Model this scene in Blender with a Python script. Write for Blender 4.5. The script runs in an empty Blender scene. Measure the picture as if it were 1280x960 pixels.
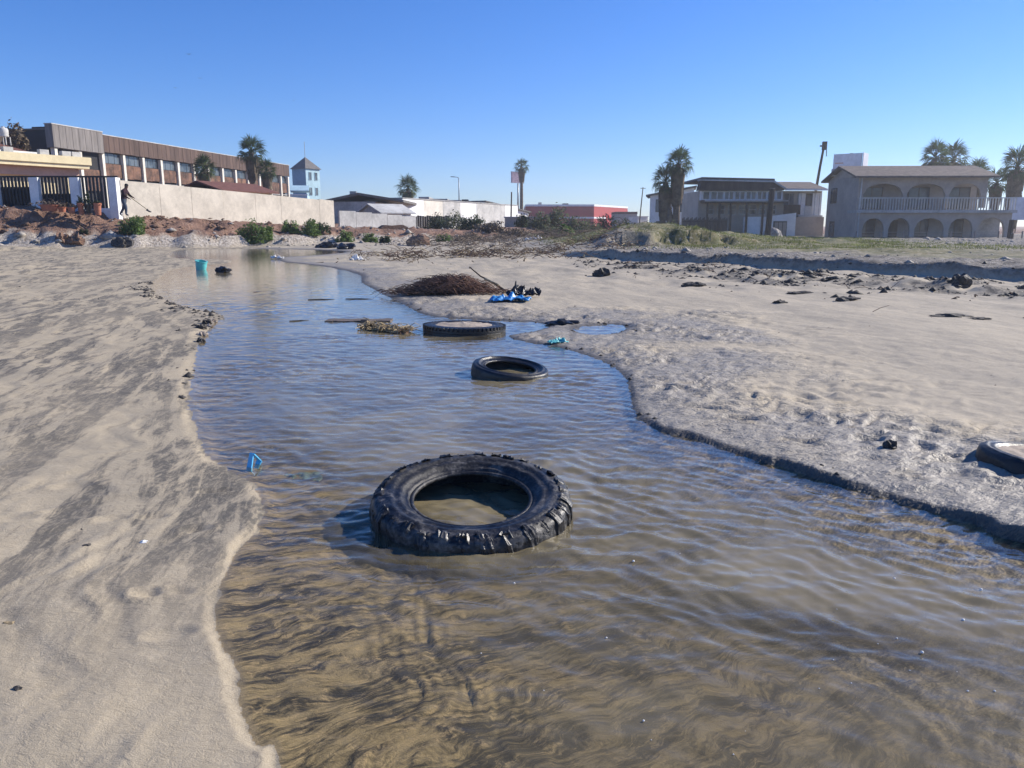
import bpy, bmesh, math, random
import numpy as np
from mathutils import Vector, Matrix

scene = bpy.context.scene
col = scene.collection
R = math.radians

# ------------------------------------------------------------------ camera, sky, sun, exposure
CAM_H = 1.2
PITCH = math.atan((480 - 283) / 960.0)
cam_d = bpy.data.cameras.new('camera')
cam_d.sensor_width = 36.0
cam_d.lens = 27.0
cam_d.clip_start = 0.05
cam_d.clip_end = 8000.0
cam = bpy.data.objects.new('camera', cam_d)
col.objects.link(cam)
cam.location = (0, 0, CAM_H)
cam.rotation_euler = (math.pi / 2 - PITCH, 0, 0)
scene.camera = cam

SUN_AZ, SUN_EL = 66.0, 30.0          # degrees to the right of the view direction, height
world = bpy.data.worlds.new('World')
scene.world = world
world.use_nodes = True
wn = world.node_tree
sky = wn.nodes.new('ShaderNodeTexSky')
sky.sky_type = 'NISHITA'
sky.sun_disc = False
sky.sun_elevation = R(SUN_EL)
sky.sun_rotation = R(SUN_AZ)
sky.altitude = 0
sky.air_density = 1.0
sky.dust_density = 0.0
sky.ozone_density = 4.5
bg = wn.nodes['Background']
bg.inputs['Strength'].default_value = 0.088
hs_ = wn.nodes.new('ShaderNodeHueSaturation')
hs_.inputs['Saturation'].default_value = 1.22
tn_ = wn.nodes.new('ShaderNodeMix'); tn_.data_type = 'RGBA'; tn_.blend_type = 'MULTIPLY'; tn_.inputs[0].default_value = 1.0
tn_.inputs[7].default_value = (.86, .93, 1.30, 1)
wn.links.new(sky.outputs[0], hs_.inputs['Color']); wn.links.new(hs_.outputs[0], tn_.inputs[6])
wn.links.new(tn_.outputs[2], bg.inputs[0])

sd_ = bpy.data.lights.new('sun', 'SUN')
sd_.energy = 5.0
sd_.angle = R(0.53)
sd_.color = (1.0, 0.93, 0.83)
sun = bpy.data.objects.new('sun', sd_)
col.objects.link(sun)
SUN_DIR = Vector((math.sin(R(SUN_AZ)) * math.cos(R(SUN_EL)), math.cos(R(SUN_AZ)) * math.cos(R(SUN_EL)), math.sin(R(SUN_EL))))
sun.rotation_euler = SUN_DIR.to_track_quat('Z', 'Y').to_euler()
sun.location = (40, 30, 40)

scene.view_settings.view_transform = 'Standard'
scene.view_settings.look = 'None'
scene.view_settings.gamma = 1.0
scene.view_settings.exposure = 0.50
scene.view_settings.use_curve_mapping = False
scene.render.engine = 'CYCLES'
scene.cycles.sample_clamp_indirect = 4.0
scene.cycles.max_bounces = 8
scene.cycles.transparent_max_bounces = 16

# ------------------------------------------------------------------ survey helpers (photo -> metres)
CP, SP = math.cos(PITCH), math.sin(PITCH)
def ray(u, v):
    x = (u - 640) / 960.0; y = (480 - v) / 960.0
    return x, CP + y * SP, -SP + y * CP
def at(u, v, Y):
    dx, dy, dz = ray(u, v); k = Y / dy
    return Vector((dx * k, Y, CAM_H + dz * k))
def Hit(u, v):
    dx, dy, dz = ray(u, v); k = np.exp(np.linspace(math.log(1.2), math.log(120), 900))
    x = dx * k; y = dy * k; z = CAM_H + dz * k
    i = np.argmax(z <= np.maximum(terrain(x, y), 0)) or 899
    return Vector((x[i], y[i], z[i]))
def G(u, v, z=0.0):
    dx, dy, dz = ray(u, v); k = (z - CAM_H) / dz
    return Vector((dx * k, dy * k, z))

# ------------------------------------------------------------------ noise
_rng = np.random.RandomState(7)
_perm = np.tile(_rng.permutation(256), 3)
_ga = _rng.rand(256) * 2 * np.pi
_gx, _gy = np.cos(_ga), np.sin(_ga)
def pn(x, y, s=0):
    x = np.asarray(x, float) + s * 17.31; y = np.asarray(y, float) + s * 9.77
    xi = np.floor(x).astype(np.int64); yi = np.floor(y).astype(np.int64)
    fx, fy = x - xi, y - yi
    ux = fx * fx * fx * (fx * (fx * 6 - 15) + 10); uy = fy * fy * fy * (fy * (fy * 6 - 15) + 10)
    xi &= 255; yi &= 255
    def g(a, b, dx, dy):
        h = _perm[_perm[(xi + a) & 255] + ((yi + b) & 255)]
        return _gx[h] * dx + _gy[h] * dy
    n00 = g(0, 0, fx, fy); n10 = g(1, 0, fx - 1, fy)
    n01 = g(0, 1, fx, fy - 1); n11 = g(1, 1, fx - 1, fy - 1)
    a = n00 + ux * (n10 - n00); b = n01 + ux * (n11 - n01)
    return (a + uy * (b - a)) * 1.5
def fbm(x, y, o=4, s=0, gain=0.5):
    t = 0; a = 1.0
    for i in range(o):
        t = t + a * pn(x * 2 ** i, y * 2 ** i, s + i * 3); a *= gain
    return t
def sst(a, b, x):
    t = np.clip((np.asarray(x, float) - a) / (b - a), 0, 1)
    return t * t * (3 - 2 * t)

# ------------------------------------------------------------------ object helpers
def tag(o, label=None, cat=None, group=None, kind=None):
    if label: o['label'] = label
    if cat: o['category'] = cat
    if group: o['group'] = group
    if kind: o['kind'] = kind
    return o
def empty(name, loc=(0, 0, 0), rz=0.0, label=None, cat=None, group=None, parent=None):
    o = bpy.data.objects.new(name, None)
    o.empty_display_size = 0.2
    o.location = loc; o.rotation_euler = (0, 0, rz)
    o.parent = parent
    col.objects.link(o)
    return tag(o, label, cat, group)
def smooth(me, on=True):
    me.polygons.foreach_set('use_smooth', [on] * len(me.polygons))
def mesh(name, verts, faces, mat=None, sm=False):
    me = bpy.data.meshes.new(name)
    me.from_pydata([tuple(v) for v in verts], [], [tuple(f) for f in faces])
    if mat: me.materials.append(mat)
    if sm: smooth(me)
    me.update()
    return me
def obj(name, me, parent=None, loc=(0, 0, 0), rot=(0, 0, 0), scale=(1, 1, 1)):
    o = bpy.data.objects.new(name, me)
    o.location = loc; o.rotation_euler = rot; o.scale = scale
    o.parent = parent
    col.objects.link(o)
    return o
_cubes = {}
def cube_me(mat, bev=0.0):
    key = mat.name
    if key not in _cubes:
        v = [(x, y, z) for x in (-.5, .5) for y in (-.5, .5) for z in (-.5, .5)]
        f = [(0, 1, 3, 2), (4, 6, 7, 5), (0, 4, 5, 1), (2, 3, 7, 6), (0, 2, 6, 4), (1, 5, 7, 3)]
        _cubes[key] = mesh('block_' + mat.name, v, f, mat)
    return _cubes[key]
def piece(name, parent, mat, x0, x1, y0, y1, z0, z1, rot=(0, 0, 0)):
    return obj(name, cube_me(mat), parent, ((x0 + x1) / 2, (y0 + y1) / 2, (z0 + z1) / 2), rot,
               (abs(x1 - x0), abs(y1 - y0), abs(z1 - z0)))
class MB:
    """collects shapes into one mesh"""
    def __init__(s): s.v = []; s.f = []
    def add(s, vs, fs):
        n = len(s.v); s.v += [tuple(p) for p in vs]; s.f += [tuple(i + n for i in f) for f in fs]
    def box(s, x0, x1, y0, y1, z0, z1):
        s.add([(x, y, z) for x in (x0, x1) for y in (y0, y1) for z in (z0, z1)],
              [(0, 1, 3, 2), (4, 6, 7, 5), (0, 4, 5, 1), (2, 3, 7, 6), (0, 2, 6, 4), (1, 5, 7, 3)])
    def tube(s, pts, r0, r1=None, n=5, cap=True):
        r1 = r0 if r1 is None else r1
        P = [Vector(p) for p in pts]; k = len(P); vs = []; fs = []
        for i, p in enumerate(P):
            d = (P[min(i + 1, k - 1)] - P[max(i - 1, 0)])
            d = d.normalized() if d.length > 1e-9 else Vector((0, 0, 1))
            a = d.cross(Vector((0, 0, 1)) if abs(d.z) < .9 else Vector((1, 0, 0))).normalized(); b = d.cross(a)
            r = r0 + (r1 - r0) * i / max(1, k - 1)
            for j in range(n):
                t = 2 * math.pi * j / n
                vs.append(p + (a * math.cos(t) + b * math.sin(t)) * r)
        for i in range(k - 1):
            for j in range(n):
                fs.append((i * n + j, i * n + (j + 1) % n, (i + 1) * n + (j + 1) % n, (i + 1) * n + j))
        if cap:
            fs.append(tuple(range(n))[::-1]); fs.append(tuple(range((k - 1) * n, k * n)))
        s.add(vs, fs)
    def lathe(s, prof, n=24, cx=0, cy=0, cz=0, closed=False):
        m = len(prof); vs = []; fs = []
        for i in range(n):
            t = 2 * math.pi * i / n
            for r, z in prof: vs.append((cx + r * math.cos(t), cy + r * math.sin(t), cz + z))
        for i in range(n):
            for j in range(m if closed else m - 1):
                a = i * m + j; b = i * m + (j + 1) % m; c = ((i + 1) % n) * m + (j + 1) % m; d = ((i + 1) % n) * m + j
                fs.append((a, d, c, b))
        s.add(vs, fs)
    def build(s, name, mat, parent=None, loc=(0, 0, 0), rot=(0, 0, 0), sm=False):
        return obj(name, mesh(name, s.v, s.f, mat, sm), parent, loc, rot)

# ------------------------------------------------------------------ materials
class NT:
    def __init__(s, name):
        s.m = bpy.data.materials.new(name); s.m.use_nodes = True
        s.t = s.m.node_tree; s.b = s.t.nodes['Principled BSDF']; s.out = s.t.nodes['Material Output']
        s.pos = s.t.nodes.new('ShaderNodeNewGeometry').outputs['Position']
    def n(s, ty, **kw):
        nd = s.t.nodes.new(ty)
        for k, v in kw.items(): setattr(nd, k, v)
        return nd
    def link(s, a, b): s.t.links.new(a, b)
    def set(s, sock, v):
        if isinstance(v, bpy.types.NodeSocket): s.link(v, sock)
        else:
            if isinstance(v, tuple) and len(v) == 3 and sock.type == 'RGBA': v = v + (1,)
            sock.default_value = v
    def map(s, scale=(1, 1, 1), rot=(0, 0, 0), src=None):
        m = s.n('ShaderNodeMapping'); m.vector_type = 'POINT'
        s.link(src or s.pos, m.inputs['Vector']); m.inputs['Scale'].default_value = scale; m.inputs['Rotation'].default_value = rot
        return m.outputs[0]
    def map2(s, scale, ang, src=None):
        return s.map(scale, (0, 0, 0), s.map((1, 1, 1), (0, 0, -ang), src))
    def noise(s, scale, detail=4, rough=.55, dist=0, vec=None, ntype='FBM'):
        nd = s.n('ShaderNodeTexNoise'); nd.noise_type = ntype
        s.link(vec or s.pos, nd.inputs['Vector'])
        nd.inputs['Scale'].default_value = scale; nd.inputs['Detail'].default_value = detail
        nd.inputs['Roughness'].default_value = rough; nd.inputs['Distortion'].default_value = dist
        return nd.outputs['Fac']
    def ramp(s, fac, a, b, lo=0.0, hi=1.0):
        m = s.n('ShaderNodeMapRange'); m.interpolation_type = 'SMOOTHSTEP'; m.clamp = True
        s.link(fac, m.inputs['Value'])
        for i, v in zip((1, 2, 3, 4), (a, b, lo, hi)): m.inputs[i].default_value = v
        return m.outputs[0]
    def mix(s, fac, a, b):
        m = s.n('ShaderNodeMix'); m.data_type = 'RGBA'
        s.set(m.inputs[0], fac); s.set(m.inputs[6], a); s.set(m.inputs[7], b)
        return m.outputs[2]
    def math(s, op, a, b=0.0, c=None):
        m = s.n('ShaderNodeMath'); m.operation = op
        s.set(m.inputs[0], a); s.set(m.inputs[1], b)
        if c is not None: s.set(m.inputs[2], c)
        return m.outputs[0]
    def attr(s, name):
        a = s.n('ShaderNodeAttribute'); a.attribute_name = name; return a.outputs['Fac']
    def bump(s, h, strength=.3, dist=.01, normal=None):
        b = s.n('ShaderNodeBump'); b.inputs['Strength'].default_value = strength; b.inputs['Distance'].default_value = dist
        s.link(h, b.inputs['Height'])
        if normal: s.link(normal, b.inputs['Normal'])
        return b.outputs[0]

def M(name, c, rough=.8, var=.25, scale=2.0, bump=.25, bscale=None, bd=.02, spec=.3, metal=0, stretch=(1, 1, 1), dark=None, trans=0):
    t = NT(name)
    v = t.map(stretch)
    n1 = t.noise(scale, 5, .6, .4, v); n2 = t.noise(scale * 6.3, 3, .6, 0, v)
    f = t.math('MULTIPLY_ADD', n1, .65, t.math('MULTIPLY', n2, .35))
    lo = dark or tuple(x * (1 - 1.6 * var) for x in c); hi = tuple(min(1, x * (1 + var)) for x in c)
    t.set(t.b.inputs['Base Color'], t.mix(t.ramp(f, .32, .68), lo, hi))
    t.b.inputs['Roughness'].default_value = rough; t.b.inputs['Metallic'].default_value = metal
    t.b.inputs['Specular IOR Level'].default_value = spec
    if bump: t.set(t.b.inputs['Normal'], t.bump(t.noise(bscale or scale * 5, 4, .6, 0, v), bump, bd))
    if trans:                                             # thin leaves let light through
        tl = t.n('ShaderNodeBsdfTranslucent'); mx = t.n('ShaderNodeMixShader'); mx.inputs[0].default_value = trans
        t.set(tl.inputs['Color'], t.mix(t.ramp(f, .32, .68), tuple(x * 1.3 for x in lo), tuple(min(1, x * 1.5) for x in hi)))
        t.link(t.b.outputs[0], mx.inputs[1]); t.link(tl.outputs[0], mx.inputs[2]); t.link(mx.outputs[0], t.out.inputs['Surface'])
    return t.m

# ------------------------------------------------------------------ terrain
def catmull(P, n=6, closed=True):
    out = []; k = len(P)
    for i in range(k):
        p0, p1, p2, p3 = (np.array(P[(i + d) % k]) for d in (-1, 0, 1, 2))
        for j in range(n):
            t = j / n
            out.append(.5 * ((2 * p1) + (-p0 + p2) * t + (2 * p0 - 5 * p1 + 4 * p2 - p3) * t * t + (-p0 + 3 * p1 - 3 * p2 + p3) * t ** 3))
    return np.array(out)
left_px = [(345, 960), (318, 932), (299, 885), (292, 835), (277, 800), (270, 768), (277, 733), (294, 690), (317, 666), (328, 634),
           (318, 608), (290, 591), (263, 572), (250, 545), (240, 507), (241, 480), (247, 450), (252, 422), (267, 404), (276, 395),
           (226, 381), (194, 367), (187, 358), (198, 347), (222, 336), (262, 331), (288, 328), (282, 325), (222, 323), (212, 317), (232, 312)]
right_px = [(320, 311), (405, 312.5), (432, 315), (395, 319), (350, 322), (352, 327), (395, 332), (428, 337.5), (449, 344), (453, 354), (476, 365), (503, 380),
            (535, 394), (585, 399), (632, 401), (660, 402), (690, 407), (668, 414), (638, 420), (662, 428), (700, 434), (742, 448), (776, 468), (788, 490), (796, 517),
            (817, 536), (868, 550), (930, 570), (1000, 592), (1080, 616), (1150, 636), (1220, 656), (1282, 679)]
SL = [(-.36, .7), (-.25, 0), (-.3, -1.5), (-.5, -4)]
SR = [(2.75, 2.25), (3.5, 1.5), (4.1, .4), (4.4, -1.5), (4.6, -4)]
Lw = [tuple(G(u, v)[:2]) for u, v in left_px]; Rw = [tuple(G(u, v)[:2]) for u, v in right_px]
main_poly = catmull(SL[::-1] + Lw + Rw + SR, 6)
pud1 = catmull([tuple(G(u, v)[:2]) for u, v in [(716, 411), (740, 406.5), (772, 406), (782, 411), (765, 417), (735, 418)]], 4)
pud2 = catmull([tuple(G(u, v)[:2]) for u, v in [(838, 406), (858, 403), (872, 406), (856, 409)]], 4)
pud3 = catmull([tuple(G(u, v)[:2]) for u, v in [(735, 401), (760, 397), (800, 400), (775, 403.5)]], 4)
POLYS = [main_poly, pud1]
def poly_sd(x, y, P):
    d2 = np.full(x.shape, 1e9); inside = np.zeros(x.shape, bool)
    A = P; B = np.roll(P, -1, 0)
    for (ax, ay), (bx, by) in zip(A, B):
        ex, ey = bx - ax, by - ay; L = ex * ex + ey * ey + 1e-12
        px, py = x - ax, y - ay
        t = np.clip((px * ex + py * ey) / L, 0, 1)
        d2 = np.minimum(d2, (px - t * ex) ** 2 + (py - t * ey) ** 2)
        if ay != by:
            c = ((ay > y) != (by > y)) & (x < ex * (y - ay) / (by - ay) + ax)
            inside ^= c
    d = np.sqrt(d2)
    return np.where(inside, -d, d)
def stream_sd(x, y):
    x = np.atleast_1d(np.asarray(x, float)); y = np.atleast_1d(np.asarray(y, float))
    sd = np.full(x.shape, 60.0)
    near = (y < 48) & (y > -6) & (np.abs(x) < 24)
    xs = x[near]; ys = y[near]
    w = np.clip(ys / 6, .25, 3)
    wx = xs + .022 * w * fbm(xs * 5 / w, ys * 5 / w, 3, 11); wy = ys + .022 * w * fbm(xs * 5 / w, ys * 5 / w, 3, 15)
    hf = .008 * np.clip(ys / 3, .7, 2); wx = wx + hf * fbm(xs * 21, ys * 21, 2, 17); wy = wy + hf * fbm(xs * 21, ys * 21, 2, 19)
    s = np.full(xs.shape, 60.0)
    for P in POLYS: s = np.minimum(s, poly_sd(wx, wy, P))
    sd[near] = s
    return sd
_cy = np.array([-4, 0, 2.8, 4, 6, 9, 13, 20, 42]); _cx = np.array([2, 1.8, .6, .4, -.4, -.9, -2.6, -6, -14.])
PRINTS = []
for (u_, v_, a_, b_, n_, d_) in [(265, 604, .07, .035, .2, .012), (285, 603, .05, .03, 0, .008), (190, 637, .06, .04, .3, .010), (245, 651, .06, .04, .2, .012), (183, 731, .05, .035, .1, .014), (222, 727, .05, .03, 0, .008),
                          (140, 640, .07, .04, .4, .009), (210, 778, .07, .04, .2, .008), (20, 640, .08, .05, .1, .009), (90, 600, .09, .05, .2, .009), (1135, 590, .07, .045, -.5, .018), (1000, 548, .12, .05, -.4, .025), (930, 520, .12, .06, -.4, .028),
                          (880, 505, .14, .05, -.4, .025), (1085, 545, .08, .05, -.3, .02), (960, 495, .12, .05, -.5, .022), (840, 480, .14, .06, -.4, .025), (1180, 565, .07, .05, -.3, .02), (1050, 520, .10, .05, -.5, .02)]:
    g_ = G(u_, v_, .05); PRINTS.append((g_.x, g_.y, a_, b_, n_, d_))
def terrain(x, y, full=False):
    x = np.atleast_1d(np.asarray(x, float)); y = np.atleast_1d(np.asarray(y, float))
    sd = stream_sd(x, y)
    right = sst(-.15, .15, x - np.interp(y, _cy, _cx))
    dist = np.sqrt(x * x + y * y)
    nr = sst(30, 14, dist)
    # bed of the stream
    bed_d = .028 * sst(0, .10, -sd) + .112 * sst(0, 1.1, -sd)
    shallow = sst(3.0, 2.3, y + .35 * x)
    bed_d = bed_d * (1 - .55 * shallow)
    wob = fbm(x * 1.3, y * 1.3, 2, 40)
    sw = fbm(x * 4 + wob * 2.5, y * 3 + wob * 1.6, 4, 21)
    bed = -bed_d - .07 * np.exp(-((x + .17) ** 2 + (y - 3.15) ** 2) / .12) + (.010 * sw + .005 * (1 - np.abs(pn(x * 9 + wob * 6, y * 7 + sw, 33)) * 2)) * sst(0, .25, -sd) * nr
    bed = np.minimum(bed, -.006 * sst(0, .05, -sd))
    # banks
    hbR = np.interp(y, [0, 2.7, 3.3, 4.0, 5.2, 6.5, 60], [.062, .056, .038, .024, .014, .010, .012])
    hbL = .016 + .012 * pn(x * 2.2, y * 2.2, 5) + .02 * np.exp(-((x + 3.5) ** 2 + (y - 9.0) ** 2) / .5)
    hbR = hbR * (1 + .45 * fbm(x * 1.6, y * 1.6, 3, 6))
    hb = np.maximum(hbL * (1 - right) + hbR * right, .006)
    cut = np.clip(.0075 * dist, .018, .12) * (1 - .0) + (1 - right) * np.clip(.006 * dist, .016, .05)
    z = hb * sst(0, 1, np.clip(sd, 0, 9) / cut) + .011 * np.clip(sd, 0, 6) + .003 * np.clip(sd - 6, 0, 30)
    u1 = fbm(x * .55, y * .45, 3, 3)
    z = z + .03 * u1 * sst(.3, 3, sd)
    # left sand: streaky low relief
    c, s = math.cos(1.75), math.sin(1.75)
    a = x * c + y * s; b = -x * s + y * c
    wl = fbm(x * .9, y * .9, 3, 9)
    z = z + (1 - right) * nr * sst(.02, .5, sd) * (.009 * fbm(a * 1.3 + wl, b * 4 + wl * 2.2, 3, 12) + .004 * fbm(a * 5, b * 9 + wl * 3, 3, 14))
    # right mud: trampled, lumpy near the water
    rm = right * sst(.03, .2, sd) * nr
    lump = sst(3.4, .5, sd) * (.35 + .65 * sst(-.25, .3, fbm(x * .8, y * .8, 2, 51)))
    e = x * .84 + y * .54; f = -x * .54 + y * .84
    wr = fbm(x * 2, y * 2, 2, 55)
    rid = 1 - 2 * np.abs(pn(e * 3.2 + wr * 1.2, f * 8.5 + wr * 2.0, 57))
    sc = np.clip(dist / 5, .7, 1.6)
    z = z + rm * lump * (.019 * rid * sc + .014 * fbm(x * 5.5, y * 5.5, 3, 58) * sc + .020 * np.maximum(0, pn(x * 8, y * 8, 60) - .1))
    z = z + rm * (.005 * fbm(e * 6, f * 13 + wr * 2, 2, 61) + .002 * pn(x * 30, y * 30, 62))
    z = z + sst(11, 17, dist) * sst(1, 3, sd) * (.05 * fbm(x * .9, y * .9, 4, 71))
    # footprints
    for (fx_, fy_, ra, rb, an, dp) in PRINTS:
        ca, sa = math.cos(an), math.sin(an); qa = ((x - fx_) * ca + (y - fy_) * sa) / ra; qb = (-(x - fx_) * sa + (y - fy_) * ca) / rb
        q2 = qa * qa + qb * qb
        z = z - dp * np.exp(-q2 * 1.6) + dp * .55 * np.exp(-((np.sqrt(q2) - 1.25) / .3) ** 2)
    # right field behind its little scarp
    gw = .55 * fbm(x * .35, y * .35, 3, 80)
    g = (x - 2.7) * .852 + (y - 28.5) * .523 + gw
    fld = sst(0, .22, g)
    z = z + (.28 + .06 * fbm(x * .8, y * .8, 3, 81)) * fld * sst(1.2, 3.5, x + .1 * (y - 28)) - .22 * sst(6, 30, g) * sst(4, 12, x)
    ridge = np.exp(-((g + 3.2 + .8 * pn(x * .5, y * .5, 84)) / .9) ** 2) * sst(2, 5, x + .1 * (y - 20))
    z = z + ridge * (.05 + .10 * np.clip(fbm(x * 1.7, y * 1.7, 4, 85), -.3, 1))
    mound = .34 * np.exp(-(((x - 5.9) / 2.6) ** 2 + ((y - 34.0) / 1.9) ** 2)) + .34 * np.exp(-(((x - 11.5) / 5.5) ** 2 + ((y - 37.5) / 3.0) ** 2)) \
        + .42 * np.exp(-(((x - 4.4) / 2.4) ** 2 + ((y - 41) / 2.) ** 2))
    face = sst(0, .38, y - 31.6 - .3 * (x - 5.5) + .5 * fbm(x * .9, y * .9, 3, 86)) * sst(2.8, 4.4, x - .12 * (y - 31)) * sst(13, 7, x) * sst(46, 35, y)
    z = z + .52 * face
    z = z + mound * (1 + .35 * fbm(x * .8, y * .8, 3, 88))
    # left / rear bank and terrace
    yb = np.interp(x, [-90, -40, -25, -18, -12, -6, 0, 6, 14], [30, 37, 41, 43.5, 49, 55, 60, 72, 95]) + .9 * fbm(x * .3, y * .3, 3, 90)
    t = y - yb
    amp = np.interp(x, [-20, -12, -4, 6], [1, .8, .35, .1])
    zt = np.interp(x, [-45, -31, -26, -23, -14, -5, 2, 12, 40], [2.4, 2.35, 1.95, 1.7, .95, .75, .65, .3, 0])
    z_b = .62 * amp * sst(0, 1.1, t) * (1 + .3 * fbm(x * 1.2, y * 1.2, 3, 91))
    rest = np.maximum(zt - .62 * amp - .05, 0)
    z = z + z_b + rest * sst(.8, 5.0, t) + sst(.9, 1.6, t) * sst(9, 5, t) * .22 * fbm(x * .9, y * .9, 5, 93)
    z = np.where(dist > 90, z * 1.0, z)
    blend = sst(0.0, .012, sd)
    z = np.where(sd > 0, np.maximum(z, .002 * blend), bed)
    if not full: return z
    wet = np.clip(sst(.5, .0, sd) * (1 - right) * .3 + sst(2.6, .1, sd + .9 * fbm(x * .8, y * .8, 3, 95)) * right, 0, 1)
    wet = np.where(sd < 0, 1, wet)
    dirt = sst(.8, 1.7, t + .5 * fbm(x, y, 3, 96))
    pale = sst(-.3, .4, t) * (1 - dirt)
    grass = sst(2.2, 5.5, g + 1.6 * fbm(x * .3, y * .3, 3, 97)) * sst(26, 15, x - (y - 34) * .25) * sst(1.5, 3.5, x + .05 * (y - 30)) * (1 - dirt)
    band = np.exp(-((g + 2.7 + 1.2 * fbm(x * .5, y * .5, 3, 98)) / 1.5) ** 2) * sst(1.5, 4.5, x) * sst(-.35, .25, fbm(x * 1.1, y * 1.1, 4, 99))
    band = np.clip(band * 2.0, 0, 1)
    gravel = fld * (1 - grass) * sst(2, 5, x) * (1 - dirt)
    return z, dict(wet=wet, dirt=dirt, pale=pale, grass=grass, gravel=gravel, band=band, streak=sst(1.9, 3.4, y - .25 * x) * (.65 + .35 * sst(-.4, .3, fbm(x * .5, y * .35, 3, 100))), bed=sst(.01, -.03, sd), edge=sst(.035 + .012 * dist, .0, sd) * (.12 + .88 * right), right=right, sd=sd, g=g, t=t)
def gz(x, y): return float(terrain(x, y)[0])

def polar_grid(angs, rads, c=(0, -.3)):
    A, Rr = np.meshgrid(angs, rads)
    return c[0] + np.sin(A) * Rr, c[1] + np.cos(A) * Rr
def grid_mesh(name, X, Y, Z, keep=None):
    nr_, na = X.shape
    idx = np.arange(nr_ * na).reshape(nr_, na)
    q = np.stack([idx[:-1, :-1], idx[:-1, 1:], idx[1:, 1:], idx[1:, :-1]], -1).reshape(-1, 4)
    V = np.stack([X, Y, Z], -1).reshape(-1, 3)
    sel = None
    if keep is not None:
        k = keep.reshape(-1); q = q[k[q].any(1)]
        used = np.zeros(len(V), bool); used[q.reshape(-1)] = True
        re = np.cumsum(used) - 1; q = re[q]; V = V[used]; sel = used
    me = bpy.data.meshes.new(name)
    me.vertices.add(len(V)); me.vertices.foreach_set('co', V.astype(np.float32).ravel())
    me.loops.add(q.size); me.loops.foreach_set('vertex_index', q.astype(np.int32).ravel())
    me.polygons.add(len(q)); me.polygons.foreach_set('loop_start', np.arange(0, q.size, 4, dtype=np.int32))
    me.polygons.foreach_set('use_smooth', np.ones(len(q), bool))
    me.update(calc_edges=True)
    return me, sel
fa = np.arange(-R(43), R(43), .0036)
angs = np.concatenate([np.linspace(-math.pi, -R(44), 60, endpoint=False), fa, np.linspace(R(44), math.pi, 60)])
rads = np.concatenate([np.exp(np.arange(math.log(.25), math.log(1.2), .03)), np.exp(np.arange(math.log(1.2), math.log(32), .0052)),
                       np.exp(np.arange(math.log(32), math.log(75), .0085)), np.exp(np.arange(math.log(75), math.log(4000), .06))])
X, Y = polar_grid(angs, rads)
Z, at_ = terrain(X.ravel(), Y.ravel(), True)
gme, _ = grid_mesh('ground', X, Y, Z.reshape(X.shape))
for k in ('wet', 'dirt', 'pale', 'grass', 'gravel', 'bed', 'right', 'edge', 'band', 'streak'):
    a_ = gme.attributes.new(k, 'FLOAT', 'POINT'); a_.data.foreach_set('value', at_[k].astype(np.float32))

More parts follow.
